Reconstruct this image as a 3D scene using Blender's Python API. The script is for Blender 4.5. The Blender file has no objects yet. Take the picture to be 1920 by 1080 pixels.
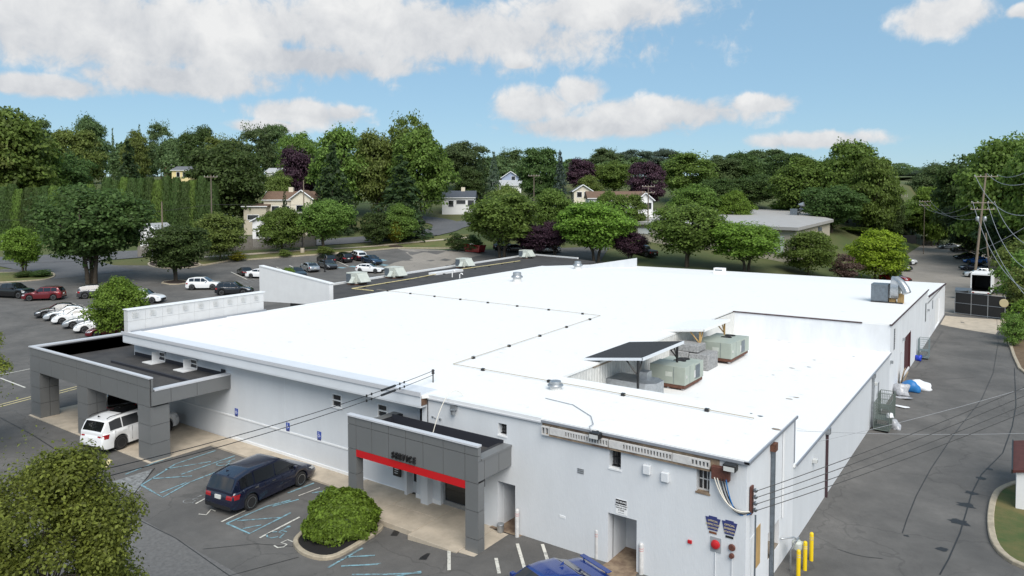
import bpy, bmesh, math, random
import numpy as np
from mathutils import Vector, Matrix
from mathutils.geometry import tessellate_polygon
random.seed(7); rng = np.random.default_rng(7)
SC = bpy.context.scene; COL = SC.collection
# ---------------------------------------------------------------- camera
F=1342.5; CX=960.; CY=442.5; HC=13.7; PITCH=0.0456; YAW=0.6149
cam_data = bpy.data.cameras.new('camera'); cam = bpy.data.objects.new('camera', cam_data); COL.objects.link(cam)
cam.location=(0,0,HC); cam.rotation_euler=(math.pi/2-PITCH,0,YAW)
cam_data.sensor_width=36; cam_data.lens=F/1920*36; cam_data.shift_y=-(540-CY)/1920
cam_data.clip_start=.1; cam_data.clip_end=6000
SC.camera=cam; SC.render.resolution_x=1024; SC.render.resolution_y=576
SC.view_settings.view_transform='Standard'; SC.view_settings.look='None'; SC.view_settings.gamma=1
SC.view_settings.exposure=1.4
fw=np.array([-math.sin(YAW)*math.cos(PITCH), math.cos(YAW)*math.cos(PITCH), -math.sin(PITCH)])
rt=np.array([math.cos(YAW), math.sin(YAW),0.]); upv=np.cross(rt,fw); CAM=np.array([0,0,HC])
def ray(px,py): return fw+rt*(px-CX)/F-upv*(py-CY)/F
# ---------------------------------------------------------------- light
SUN_EL=math.radians(46); SUN_AZ=math.radians(-42)     # direction TO the sun, azimuth measured ccw from +X
sd=bpy.data.lights.new('sun','SUN'); sd.energy=1.5; sd.angle=math.radians(45); sd.color=(1.0,.955,.89)
so=bpy.data.objects.new('sun',sd); COL.objects.link(so)
sdir=Vector((math.cos(SUN_EL)*math.cos(SUN_AZ),math.cos(SUN_EL)*math.sin(SUN_AZ),math.sin(SUN_EL)))
so.rotation_euler=sdir.to_track_quat('Z','Y').to_euler(); so.location=(30,30,60)
W=bpy.data.worlds.new('World'); SC.world=W; W.use_nodes=True
def build_world():
    nt=W.node_tree; N=nt.nodes; L=nt.links; N.clear()
    out=N.new('ShaderNodeOutputWorld'); bg=N.new('ShaderNodeBackground'); L.new(bg.outputs[0],out.inputs[0])
    sky=N.new('ShaderNodeTexSky'); sky.sky_type='NISHITA'; sky.sun_disc=False
    sky.sun_elevation=SUN_EL; sky.sun_rotation=math.pi/2-SUN_AZ; sky.altitude=120; sky.air_density=1.0; sky.dust_density=.3; sky.ozone_density=2.0
    bg.inputs['Strength'].default_value=0.085
    tc=N.new('ShaderNodeTexCoord')
    def M(op,a,b=None,c=None):
        n=N.new('ShaderNodeMath'); n.operation=op
        for i,v in enumerate((a,b,c)):
            if v is None: continue
            if isinstance(v,(int,float)): n.inputs[i].default_value=v
            else: L.new(v,n.inputs[i])
        return n.outputs[0]
    def VM(op,a,b=None):
        n=N.new('ShaderNodeVectorMath'); n.operation=op
        for i,v in enumerate((a,b)):
            if v is None: continue
            if isinstance(v,(tuple,list)): n.inputs[i].default_value=v
            else: L.new(v,n.inputs[i])
        return n
    D=VM('NORMALIZE',tc.outputs['Generated']).outputs[0]
    sep=N.new('ShaderNodeSeparateXYZ'); L.new(D,sep.inputs[0])
    z=M('MAXIMUM',sep.outputs['Z'],0.0)
    # clouds: a flat layer seen in perspective (planar coordinates)
    inv=M('DIVIDE',1.0,M('ADD',z,0.16))
    comb=N.new('ShaderNodeCombineXYZ'); L.new(M('MULTIPLY',sep.outputs['X'],inv),comb.inputs[0]); L.new(M('MULTIPLY',sep.outputs['Y'],inv),comb.inputs[1])
    def noise(vec,scale,detail,rough=.55,dist=0.):
        n=N.new('ShaderNodeTexNoise'); n.inputs['Scale'].default_value=scale; n.inputs['Detail'].default_value=detail; n.inputs['Roughness'].default_value=rough; n.inputs['Distortion'].default_value=dist
        L.new(vec,n.inputs['Vector']); return n.outputs['Fac']
    n1=noise(D,12.0,9,.58,.3); n2=noise(D,34.0,7,.62,.5); base=noise(comb.outputs[0],1.15,3,.5,.3)
    rag=M('ADD',M('MULTIPLY',M('SUBTRACT',n1,.5),1.5),M('MULTIPLY',M('SUBTRACT',n2,.5),.95))
    # cloud banks by direction: (px,py,half width,half height)
    banks=[(230,50,620,120),(720,55,620,92),(1120,20,260,58),(330,150,240,42),(80,160,150,30),(560,110,330,45),
           (570,212,140,34),(500,238,90,20),(640,210,70,20),(1000,200,105,50),(1085,172,70,36),(1240,212,250,42),(1130,235,250,32),(1420,195,90,24),(1530,262,170,22),(1770,30,105,50),(1925,20,40,18),(972,118,40,15)]
    mx=None; by=None
    for (px,py,hw,hh) in banks:
        d=ray(px,py); d=d/np.linalg.norm(d); r=np.cross(d,[0,0,1]); r/=np.linalg.norm(r); u=np.cross(r,d)
        k=1/np.linalg.norm(ray(px,py))
        a=VM('DOT_PRODUCT',D,tuple(r/(hw/F*k))).outputs['Value']; b=VM('DOT_PRODUCT',D,tuple(u/(hh/F*k))).outputs['Value']
        f=VM('DOT_PRODUCT',D,tuple(d)).outputs['Value']
        e=M('SUBTRACT',1.0,M('SQRT',M('ADD',M('MULTIPLY',a,a),M('MULTIPLY',b,b))))
        e=M('ADD',M('MULTIPLY',M('GREATER_THAN',f,0.0),M('ADD',e,3.0)),-3.0)
        e=M('MAXIMUM',e,-1.0)
        t=M('MULTIPLY',M('MAXIMUM',M('ADD',e,.35),0.0),b)
        mx=e if mx is None else M('MAXIMUM',mx,e); by=t if by is None else M('ADD',by,t)
    # out of view, cloud cover is thickened to whiten the ambient light
    gen=M('MULTIPLY',M('SUBTRACT',base,.44),3.2)
    infr=VM('DOT_PRODUCT',D,tuple(ray(960,200)/np.linalg.norm(ray(960,200)))).outputs['Value']
    mr=N.new('ShaderNodeMapRange'); L.new(infr,mr.inputs[0]); mr.inputs[1].default_value=.72; mr.inputs[2].default_value=.80; mr.inputs[3].default_value=0; mr.inputs[4].default_value=-1.0
    gen=M('ADD',gen,mr.outputs[0])
    dens=M('ADD',M('MAXIMUM',M('ADD',M('MULTIPLY',mx,1.3),-.08),gen),M('MULTIPLY',rag,1.25))
    mr2=N.new('ShaderNodeMapRange'); mr2.interpolation_type='SMOOTHSTEP'; L.new(dens,mr2.inputs[0]); mr2.inputs[1].default_value=-.02; mr2.inputs[2].default_value=.62; mr2.inputs[3].default_value=0; mr2.inputs[4].default_value=.97
    # brightness: lit upper sides, greyer bases
    sh=M('ADD',M('MULTIPLY',by,.30),M('ADD',M('MULTIPLY',M('SUBTRACT',n1,.5),2.2),M('MULTIPLY',M('SUBTRACT',n2,.5),.7)))
    mr3=N.new('ShaderNodeMapRange'); L.new(sh,mr3.inputs[0]); mr3.inputs[1].default_value=-.5; mr3.inputs[2].default_value=.45; mr3.inputs[3].default_value=0; mr3.inputs[4].default_value=1
    cc=N.new('ShaderNodeMix'); cc.data_type='RGBA'; L.new(mr3.outputs[0],cc.inputs['Factor']); cc.inputs['A'].default_value=(2.5,2.6,2.78,1); cc.inputs['B'].default_value=(3.9,3.9,3.88,1)
    tint=N.new('ShaderNodeMix'); tint.data_type='RGBA'; tint.blend_type='MULTIPLY'; tint.inputs['Factor'].default_value=1; L.new(sky.outputs[0],tint.inputs['A']); tint.inputs['B'].default_value=(.52,.54,.53,1)
    pale=N.new('ShaderNodeMix'); pale.data_type='RGBA'; pale.inputs['Factor'].default_value=.62; L.new(tint.outputs['Result'],pale.inputs['A']); pale.inputs['B'].default_value=(1.42,2.45,3.38,1)   # thin high haze evens the blue
    mix=N.new('ShaderNodeMix'); mix.data_type='RGBA'; L.new(mr2.outputs[0],mix.inputs['Factor']); L.new(pale.outputs['Result'],mix.inputs['A']); L.new(cc.outputs['Result'],mix.inputs['B'])
    L.new(mix.outputs['Result'],bg.inputs['Color'])
build_world()
# ---------------------------------------------------------------- terrain
def ss(x,a,b):
    t=max(0.,min(1.,(x-a)/(b-a))); return t*t*(3-2*t)
def pl(x,pts):
    if x<=pts[0][0]: return pts[0][1]
    for (a,b),(c,d) in zip(pts,pts[1:]):
        if x<=c: return b+(d-b)*(x-a)/(c-a)
    return pts[-1][1]
SD,CD=math.sin(YAW),math.cos(YAW)
RL=[(58,0),(66,.2),(90,1.45),(121,3.05),(127,3.6),(134,4.7),(142,5.1),(160,7.4),(175,9.2),(190,11.5),(250,20),(350,27),(600,34),(1200,40),(4000,40)]
RR=[(95,0),(110,.3),(190,2.8),(300,7),(600,14),(1200,24),(4000,30)]
def depth(x,y): return -SD*x+CD*y
def g(x,y):
    d=depth(x,y); b=1-ss(x,-34,-20)
    z=pl(d,RL)*b+pl(d,RR)*(1-b)
    z+=.26*ss(x,-20,-16)*(1-ss(x,-10,-6.5))*(1-ss(y,25,29))*ss(y,8,16)-.25*ss(x,-9,-5)*(1-ss(y,90,110))
    return z
def G(px,py):
    r=ray(px,py); lo=t=5.
    for i in range(1200):
        p=CAM+r*t
        if p[2]<=g(p[0],p[1]): break
        lo=t; t*=1.01
    hi=t
    for i in range(30):
        m=(lo+hi)/2; p=CAM+r*m
        if p[2]<=g(p[0],p[1]): hi=m
        else: lo=m
    p=CAM+r*hi; return Vector((p[0],p[1],g(p[0],p[1])))
def atd(px,d):                     # ground point under pixel column px at depth d
    s=(px-CX)/F*d; x=-SD*d+CD*s; y=CD*d+SD*s
    return Vector((x,y,g(x,y)))
def elev(py,d): return HC+ (CY-py)/F*d*1.0 - math.tan(PITCH)*d   # height of pixel row py at depth d (about)
# ---------------------------------------------------------------- materials
MATS={}
def newmat(name):
    m=bpy.data.materials.new(name); m.use_nodes=True; MATS[name]=m
    return m,m.node_tree.nodes,m.node_tree.links,m.node_tree.nodes['Principled BSDF']
def mat(name,col,rough=.6,metal=0.,var=.0,scale=3.,bump=0.,bscale=60.,col2=None,stretch=(1,1,1),spec=.5,coat=0.,thr=(.35,.65),detail=6):
    if name in MATS: return MATS[name]
    m,N,L,b=newmat(name)
    b.inputs['Base Color'].default_value=(*col,1); b.inputs['Roughness'].default_value=rough; b.inputs['Metallic'].default_value=metal
    b.inputs['Specular IOR Level'].default_value=spec; b.inputs['Coat Weight'].default_value=coat; b.inputs['Coat Roughness'].default_value=.04
    if var>0 or col2 is not None or bump>0:
        tc=N.new('ShaderNodeTexCoord'); mp=N.new('ShaderNodeMapping'); mp.inputs['Scale'].default_value=stretch
        geo=N.new('ShaderNodeNewGeometry'); L.new(geo.outputs['Position'],mp.inputs['Vector'])
    if var>0 or col2 is not None:
        n=N.new('ShaderNodeTexNoise'); n.inputs['Scale'].default_value=scale; n.inputs['Detail'].default_value=detail; n.inputs['Roughness'].default_value=.65
        L.new(mp.outputs[0],n.inputs['Vector'])
        cr=N.new('ShaderNodeMapRange'); cr.inputs[1].default_value=thr[0]; cr.inputs[2].default_value=thr[1]; L.new(n.outputs['Fac'],cr.inputs[0])
        mx=N.new('ShaderNodeMix'); mx.data_type='RGBA'; L.new(cr.outputs[0],mx.inputs['Factor'])
        c2=col2 if col2 is not None else tuple(c*(1-var) for c in col)
        mx.inputs['A'].default_value=(*c2,1); mx.inputs['B'].default_value=(*col,1); L.new(mx.outputs['Result'],b.inputs['Base Color'])
    if bump>0:
        n2=N.new('ShaderNodeTexNoise'); n2.inputs['Scale'].default_value=bscale; n2.inputs['Detail'].default_value=4; L.new(mp.outputs[0],n2.inputs['Vector'])
        bp=N.new('ShaderNodeBump'); bp.inputs['Strength'].default_value=bump; bp.inputs['Distance'].default_value=.02; L.new(n2.outputs['Fac'],bp.inputs['Height']); L.new(bp.outputs[0],b.inputs['Normal'])
    return m
def leafmat(name,col,var=.45,trans=.5,hue=.012):
    if name in MATS: return MATS[name]
    m,N,L,b=newmat(name); geo=N.new('ShaderNodeNewGeometry'); oi=N.new('ShaderNodeObjectInfo')
    hs=N.new('ShaderNodeHueSaturation'); hs.inputs['Color'].default_value=(*col,1)
    def mr(src,a,bb):
        n=N.new('ShaderNodeMapRange'); n.inputs[3].default_value=a; n.inputs[4].default_value=bb; L.new(src,n.inputs[0]); return n.outputs[0]
    v=N.new('ShaderNodeMath'); v.operation='MULTIPLY'; L.new(mr(geo.outputs['Random Per Island'],1-var,1+var),v.inputs[0]); L.new(mr(oi.outputs['Random'],.82,1.2),v.inputs[1])
    L.new(v.outputs[0],hs.inputs['Value']); L.new(mr(oi.outputs['Random'],.5-hue,.5+hue),hs.inputs['Hue'])
    L.new(hs.outputs[0],b.inputs['Base Color']); b.inputs['Roughness'].default_value=.55; b.inputs['Specular IOR Level'].default_value=.25
    tr=N.new('ShaderNodeBsdfTranslucent'); L.new(hs.outputs[0],tr.inputs['Color']); mx=N.new('ShaderNodeMixShader'); mx.inputs[0].default_value=trans
    out=N['Material Output']; L.new(b.outputs[0],mx.inputs[1]); L.new(tr.outputs[0],mx.inputs[2]); L.new(mx.outputs[0],out.inputs['Surface'])
    return m
def asphalt(name,c1,c2,crack=True,sc=.25):
    m,N,L,b=newmat(name); geo=N.new('ShaderNodeNewGeometry'); P=geo.outputs['Position']
    def noise(s,d,r=.6,w=None):
        n=N.new('ShaderNodeTexNoise'); n.inputs['Scale'].default_value=s; n.inputs['Detail'].default_value=d; n.inputs['Roughness'].default_value=r; L.new(P if w is None else w,n.inputs['Vector']); return n.outputs['Fac']
    def mr(src,a,bb,lo=0,hi=1):
        n=N.new('ShaderNodeMapRange'); n.inputs[1].default_value=a; n.inputs[2].default_value=bb; n.inputs[3].default_value=lo; n.inputs[4].default_value=hi; L.new(src,n.inputs[0]); return n.outputs[0]
    def mix(f,a,bb,bt='MIX'):
        n=N.new('ShaderNodeMix'); n.data_type='RGBA'; n.blend_type=bt
        if isinstance(f,float): n.inputs['Factor'].default_value=f
        else: L.new(f,n.inputs['Factor'])
        for k,v in (('A',a),('B',bb)):
            if isinstance(v,tuple): n.inputs[k].default_value=(*v,1)
            else: L.new(v,n.inputs[k])
        return n.outputs['Result']
    c=mix(mr(noise(sc,5),.3,.7),c1,c2)
    c=mix(mr(noise(sc*6,6,.7),.35,.75,0,.45),c,tuple(v*.55 for v in c1))            # stains
    c=mix(mr(noise(45,3,.8),.3,.7,0,.35),c,tuple(v*1.6 for v in c2))                # aggregate
    if crack:
        n=N.new('ShaderNodeTexNoise'); n.inputs['Scale'].default_value=.7; n.inputs['Detail'].default_value=4; L.new(P,n.inputs['Vector'])
        ad=N.new('ShaderNodeMix'); ad.data_type='RGBA'; ad.blend_type='LINEAR_LIGHT'; ad.inputs['Factor'].default_value=.9; L.new(P,ad.inputs['A']); L.new(n.outputs['Color'],ad.inputs['B'])
        vo=N.new('ShaderNodeTexVoronoi'); vo.feature='DISTANCE_TO_EDGE'; vo.inputs['Scale'].default_value=.17; L.new(ad.outputs['Result'],vo.inputs['Vector'])
        c=mix(mr(vo.outputs['Distance'],.004,.010,.22,0),c,(.018,.018,.019))
        vo2=N.new('ShaderNodeTexVoronoi'); vo2.feature='DISTANCE_TO_EDGE'; vo2.inputs['Scale'].default_value=.75; L.new(ad.outputs['Result'],vo2.inputs['Vector'])
        gate=mr(noise(.12,2),.5,.62)
        mm=N.new('ShaderNodeMath'); mm.operation='MULTIPLY'; L.new(gate,mm.inputs[0]); L.new(mr(vo2.outputs['Distance'],.006,.02,.18,0),mm.inputs[1])
        c=mix(mm.outputs[0],c,(.022,.022,.023))
    L.new(c,b.inputs['Base Color']); b.inputs['Roughness'].default_value=.85; b.inputs['Specular IOR Level'].default_value=.3
    bp=N.new('ShaderNodeBump'); bp.inputs['Strength'].default_value=.35; bp.inputs['Distance'].default_value=.01; L.new(noise(60,3,.8),bp.inputs['Height']); L.new(bp.outputs[0],b.inputs['Normal'])
    return m
asphalt('asphalt',(.062,.061,.060),(.145,.138,.130))
asphalt('asphalt_dark',(.036,.036,.039),(.062,.062,.064),True)
asphalt('asphalt_pale',(.19,.175,.155),(.28,.255,.225),False)  # pale paving, lightened further to hold the rear lane's sunshine
asphalt('road_asphalt',(.085,.088,.095),(.12,.122,.128),False)
asphalt('dark_roofing',(.030,.030,.034),(.075,.072,.07),False,.8)
mat('stucco',(.64,.66,.685),.8,var=.07,scale=.7,bump=.35,bscale=18,stretch=(1,1,.28))
mat('stucco_white',(.74,.755,.78),.8,var=.10,scale=1.1,bump=.3,bscale=14,stretch=(1,1,.3))
mat('trim_white',(.78,.79,.80),.55,var=.06,scale=2)
mat('fascia',(.66,.69,.73),.45,var=.05,scale=1.2)
mat('membrane',(.80,.80,.79),.6,col2=(.60,.585,.56),scale=1.6,thr=(.26,.36),bump=.15,bscale=3)
mat('membrane_grey',(.70,.70,.69),.7,var=.2,scale=1.5)
mat('drip_edge',(.30,.32,.36),.4,.3)
mat('rust',(.16,.07,.045),.85,var=.5,scale=12)
mat('dark_edge',(.05,.025,.03),.7)
mat('panel_grey',(.205,.21,.212),.42,.35,var=.05,scale=1.0)
mat('panel_light',(.60,.60,.60),.5,var=.08,scale=1.5)
mat('joint',(.03,.03,.033),.7)
mat('coping',(.62,.63,.66),.4,.2)
mat('red_strip',(.50,.008,.012),.4)
mat('black',(.012,.012,.013),.45)
mat('lining',(.022,.024,.033),.7)
mat('black_rubber',(.014,.014,.015),.8)
mat('concrete',(.50,.43,.34),.85,var=.24,scale=1.3,bump=.3,bscale=40)
mat('concrete_dirty',(.33,.25,.17),.85,col2=(.11,.07,.05),scale=1.6)
mat('kerb_stone',(.42,.36,.27),.85,var=.3,scale=3,bump=.3,bscale=25)
mat('mulch',(.012,.010,.010),.95,var=.5,scale=25,bump=1.,bscale=30)
mat('mulch_brown',(.05,.03,.022),.95,var=.5,scale=25,bump=1.,bscale=30)
mat('grass',(.085,.115,.028),.9,col2=(.15,.13,.05),scale=.35,bump=.8,bscale=20)
mat('grass_deep',(.05,.085,.018),.9,col2=(.14,.115,.04),scale=.6,bump=1.,bscale=25)
mat('field',(.055,.085,.022),.95,col2=(.10,.10,.035),scale=.06,bump=.6,bscale=5)
mat('paint_blue',(.22,.40,.47),.7,col2=(.115,.14,.15),scale=5,thr=(.36,.58))
mat('paint_white',(.62,.60,.54),.7,col2=(.2,.2,.19),scale=6,thr=(.3,.5))
mat('paint_yellow',(.72,.62,.32),.7,col2=(.25,.23,.17),scale=4,thr=(.28,.5))
mat('paint_faded',(.26,.27,.27),.8,col2=(.11,.11,.11),scale=6,thr=(.35,.6))
mat('oil',(.022,.022,.023),.55,var=.4,scale=9)
mat('pipe_tan',(.42,.37,.29),.6)
mat('sealed',(.16,.155,.15),.85,var=.3,scale=6)
mat('hvac',(.36,.40,.35),.55,var=.12,scale=1.6,spec=.4)
mat('hvac_pale',(.55,.58,.53),.55,var=.15,scale=2.)
mat('galv',(.46,.48,.50),.38,.75,var=.25,scale=6)
mat('galv_dark',(.20,.23,.26),.45,.6,var=.3,scale=5)
mat('corrugated',(.62,.62,.60),.55,.1,var=.15,scale=3)
mat('shingle_dark',(.035,.036,.04),.9,var=.35,scale=10,bump=.5,bscale=40)
mat('insulation',(.36,.36,.36),.8,var=.5,scale=9)
mat('lumber',(.50,.32,.13),.75,var=.25,scale=8,stretch=(1,1,.2))
mat('lumber_old',(.30,.25,.20),.85,var=.4,scale=8)
mat('pole_wood',(.25,.20,.15),.9,var=.4,scale=5,stretch=(4,4,.3),bump=.4,bscale=30)
mat('fence_wood',(.23,.21,.185),.9,var=.35,scale=4,stretch=(3,3,.4))
mat('yellow_paint',(.80,.56,.01),.45,var=.05,scale=8)
mat('bollard_white',(.62,.61,.60),.5,var=.2,scale=6)
mat('pink_band',(.55,.33,.33),.5)
mat('sign_blue',(.03,.07,.36),.5); mat('sign_white',(.78,.78,.78),.5); mat('sign_navy',(.035,.045,.16),.5); mat('sign_gold',(.62,.52,.30),.5)
mat('bell_red',(.45,.015,.02),.35); mat('brown_box',(.14,.05,.035),.7,var=.4,scale=14)
mat('wire',(.012,.012,.013),.5); mat('wire_grey',(.30,.31,.33),.5); mat('cable_white',(.70,.66,.58),.5)
mat('glass',(.012,.014,.017),.06,spec=.8); mat('glass_door',(.016,.018,.02),.08,spec=.7); mat('car_glass',(.008,.009,.011),.03,spec=.9,coat=.3)
mat('lamp_glass',(.55,.56,.55),.15,spec=.8)
mat('tyre',(.014,.014,.015),.85); mat('rim',(.42,.43,.44),.28,.85); mat('rim_dark',(.10,.10,.105),.35,.7)
mat('tail_red',(.30,.008,.012),.15,coat=.6); mat('head_lamp',(.62,.65,.68),.08,.2,coat=.8); mat('plate',(.62,.63,.6),.5); mat('trim_black',(.013,.013,.014),.5)
mat('chrome',(.6,.6,.6),.15,1.)
for n,c,me in (('navy',(.005,.008,.026),.15),('white',(.78,.79,.80),0),('blue',(.012,.045,.24),.4),('black',(.006,.006,.007),.2),('maroon',(.15,.012,.018),.35),('gunmetal',(.085,.088,.095),.6),('silver',(.46,.48,.50),.75),('pale',(.56,.59,.62),.5),('blush',(.03,.012,.02),.3),('slate',(.025,.028,.034),.5),('steel',(.02,.05,.10),.5),('skyblue',(.03,.13,.42),.4),('red',(.30,.008,.012),.2),('tan',(.45,.41,.36),.5)):
    mat('car_'+n,c,.24,me,coat=.9)
mat('wall_cream',(.68,.62,.50),.8,var=.08,scale=1); mat('wall_white',(.76,.76,.76),.8,var=.06,scale=1); mat('wall_yellow',(.70,.58,.30),.8); mat('wall_blue',(.32,.38,.50),.8); mat('wall_brick',(.22,.075,.055),.9,var=.3,scale=4); mat('wall_tan',(.50,.45,.36),.85,var=.1,scale=1)
mat('roof_grey',(.15,.16,.175),.9,var=.2,scale=3); mat('roof_brown',(.17,.105,.07),.9,var=.25,scale=2); mat('roof_pale',(.42,.43,.44),.85,var=.15,scale=2); mat('roof_slate',(.07,.08,.10),.85,var=.2,scale=2); mat('roof_metal',(.40,.385,.37),.6,var=.1,scale=.6); mat('roof_green',(.18,.32,.22),.7)
mat('roof_red',(.10,.03,.025),.9,var=.3,scale=4)
mat('bark',(.085,.068,.05),.95,var=.4,scale=6,bump=.6,bscale=20); mat('bark_pale',(.17,.14,.11),.95,var=.3,scale=6)
mat('screen_black',(.018,.018,.019),.8,var=.3,scale=8); mat('rusty',(.22,.085,.04),.8,var=.5,scale=8)
mat('plastic_clear',(.46,.47,.50),.25,var=.35,scale=9); mat('plastic_white',(.75,.76,.78),.4); mat('plastic_blue',(.02,.16,.42),.45); mat('blue_bin',(.01,.04,.42),.4); mat('cardboard',(.42,.32,.21),.85,var=.25,scale=5)
mat('cage',(.17,.20,.18),.5,.5); mat('cage_teal',(.22,.27,.28),.5,.5)
mat('brick_stucco',(.19,.11,.07),.9,var=.5,scale=12); mat('door_maroon',(.07,.015,.018),.6); mat('door_grey',(.30,.32,.34),.6); mat('door_pale',(.62,.64,.66),.6,var=.08,scale=3)
mat('dirt_brown',(.16,.105,.06),.95,var=.4,scale=3)
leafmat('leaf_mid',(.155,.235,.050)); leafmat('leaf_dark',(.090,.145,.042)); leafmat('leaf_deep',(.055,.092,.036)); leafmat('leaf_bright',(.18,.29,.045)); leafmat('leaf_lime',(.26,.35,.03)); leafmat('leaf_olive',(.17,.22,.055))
leafmat('leaf_purple',(.050,.024,.038),trans=.15); leafmat('leaf_blue',(.075,.105,.085),hue=.01); leafmat('leaf_yellow',(.26,.25,.03)); leafmat('leaf_far',(.125,.18,.070)); leafmat('leaf_haze',(.12,.165,.11)); leafmat('leaf_near',(.19,.22,.042),var=.55,hue=.0); leafmat('leaf_bush',(.18,.27,.036),var=.5,hue=0.); leafmat('leaf_dead',(.16,.11,.09))  # leaf_haze: bluish distance haze put into the leaf colour
# ---------------------------------------------------------------- helpers
def link(o,parent=None):
    COL.objects.link(o)
    if parent is not None: o.parent=parent
    return o
class MB:
    def __init__(s): s.v=[]; s.f=[]
    def add(s,v,f):
        k=len(s.v); s.v+= [tuple(p) for p in v]; s.f+=[tuple(i+k for i in q) for q in f]; return s
    def box(s,x0,x1,y0,y1,z0,z1,M=None):
        v=[(x,y,z) for z in (z0,z1) for (x,y) in ((x0,y0),(x1,y0),(x1,y1),(x0,y1))]
        if M is not None: v=[tuple(M@Vector(p)) for p in v]
        return s.add(v,[(3,2,1,0),(4,5,6,7),(0,1,5,4),(1,2,6,5),(2,3,7,6),(3,0,4,7)])
    def prism(s,poly,z0,z1):
        n=len(poly); v=[(p[0],p[1],z0) for p in poly]+[(p[0],p[1],z1) for p in poly]
        return s.add(v,[tuple(range(n-1,-1,-1)),tuple(range(n,2*n))]+[(i,(i+1)%n,n+(i+1)%n,n+i) for i in range(n)])
    def loft(s,rings,cap=True,closed=True):
        n=len(rings[0]); v=[p for r in rings for p in r]; f=[]
        for i in range(len(rings)-1):
            for j in range(n if closed else n-1):
                a=i*n+j; b=i*n+(j+1)%n; f.append((a,b,b+n,a+n))
        if cap: f.append(tuple(range(n-1,-1,-1))); f.append(tuple(range((len(rings)-1)*n,len(rings)*n)))
        return s.add(v,f)
    def tube(s,path,r,n=6,r1=None,cap=True):
        path=[Vector(p) for p in path]; rings=[]; m=len(path)
        for i,p in enumerate(path):
            d=(path[min(i+1,m-1)]-path[max(i-1,0)]).normalized()
            a=d.cross(Vector((0,0,1)) if abs(d.z)<.95 else Vector((1,0,0))).normalized(); b=d.cross(a)
            rr=r if r1 is None else r+(r1-r)*i/(m-1)
            rings.append([tuple(p+(a*math.cos(t)+b*math.sin(t))*rr) for t in [2*math.pi*k/n for k in range(n)]])
        return s.loft(rings,cap)
    def lathe(s,prof,c=(0,0,0),n=20,axis='z'):
        rings=[]
        for r,h in prof:
            ring=[]
            for k in range(n):
                t=2*math.pi*k/n; a,b=r*math.cos(t),r*math.sin(t)
                p=(a,b,h) if axis=='z' else ((a,h,b) if axis=='y' else (h,a,b))
                ring.append((p[0]+c[0],p[1]+c[1],p[2]+c[2]))
            rings.append(ring)
        return s.loft(rings,True)
    def build(s,name,m,parent=None,smooth=None,bevel=0.,loc=None):
        me=bpy.data.meshes.new(name); me.from_pydata(s.v,[],s.f)
        bm=bmesh.new(); bm.from_mesh(me); bmesh.ops.recalc_face_normals(bm,faces=bm.faces)
        if bevel>0: bmesh.ops.bevel(bm,geom=bm.edges[:],offset=bevel,segments=1,affect='EDGES',profile=.7)
        bm.to_mesh(me); bm.free()
        if smooth is not None:
            me.shade_smooth(); me.set_sharp_from_angle(angle=math.radians(smooth))
        me.materials.append(MATS[m]); o=bpy.data.objects.new(name,me)
        if loc is not None: o.location=loc
        return link(o,parent)
def tag(o,label=None,cat=None,group=None,kind=None):
    if label: o['label']=label
    if cat: o['category']=cat
    if group: o['group']=group
    if kind: o['kind']=kind
    return o
def thing(name,label,cat,loc=(0,0,0),rz=0.,group=None):
    o=bpy.data.objects.new(name,None); COL.objects.link(o); o.location=loc; o.rotation_euler=(0,0,rz); o.empty_display_size=.3
    return tag(o,label,cat,group)
def box(name,m,parent,x0,x1,y0,y1,z0,z1,bevel=0.): return MB().box(x0,x1,y0,y1,z0,z1).build(name,m,parent,bevel=bevel)
def sheet(name,poly,off,m,cell=2.,kind='structure',parent=None,flat=None):
    poly=[(p[0],p[1]) for p in poly]
    if sum(a[0]*b[1]-b[0]*a[1] for a,b in zip(poly,poly[1:]+poly[:1]))<0: poly=poly[::-1]
    bm=bmesh.new(); vs=[bm.verts.new((p[0],p[1],0)) for p in poly]; bm.verts.ensure_lookup_table()
    for tr in tessellate_polygon([[Vector((p[0],p[1],0)) for p in poly]]):
        a,b,c=tr; A,Bq,Cq=(vs[q].co for q in (a,b,c)); cr=(Bq-A).cross(Cq-A).z
        if abs(cr)<1e-7: continue
        try: bm.faces.new([vs[a],vs[b],vs[c]] if cr>0 else [vs[a],vs[c],vs[b]])
        except ValueError: pass
    xs=[p[0] for p in poly]; ys=[p[1] for p in poly]
    if flat is None:
        for ax,lo,hi in ((0,min(xs),max(xs)),(1,min(ys),max(ys))):
            k=math.floor(lo/cell)+1
            while k*cell<hi:
                co=[0,0,0]; no=[0,0,0]; co[ax]=k*cell; no[ax]=1
                bmesh.ops.bisect_plane(bm,geom=bm.verts[:]+bm.edges[:]+bm.faces[:],plane_co=co,plane_no=no); k+=1
    for v in bm.verts: v.co.z=(g(v.co.x,v.co.y) if flat is None else flat)+off
    bm.normal_update()
    for f in bm.faces:
        if f.normal.z<0: f.normal_flip()
    me=bpy.data.meshes.new(name); bm.to_mesh(me); bm.free()
    me.materials.append(MATS[m]); o=bpy.data.objects.new(name,me); link(o,parent)
    if kind and parent is None: o['kind']=kind
    return o
def gpx(pts): return [G(*p) for p in pts]
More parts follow.
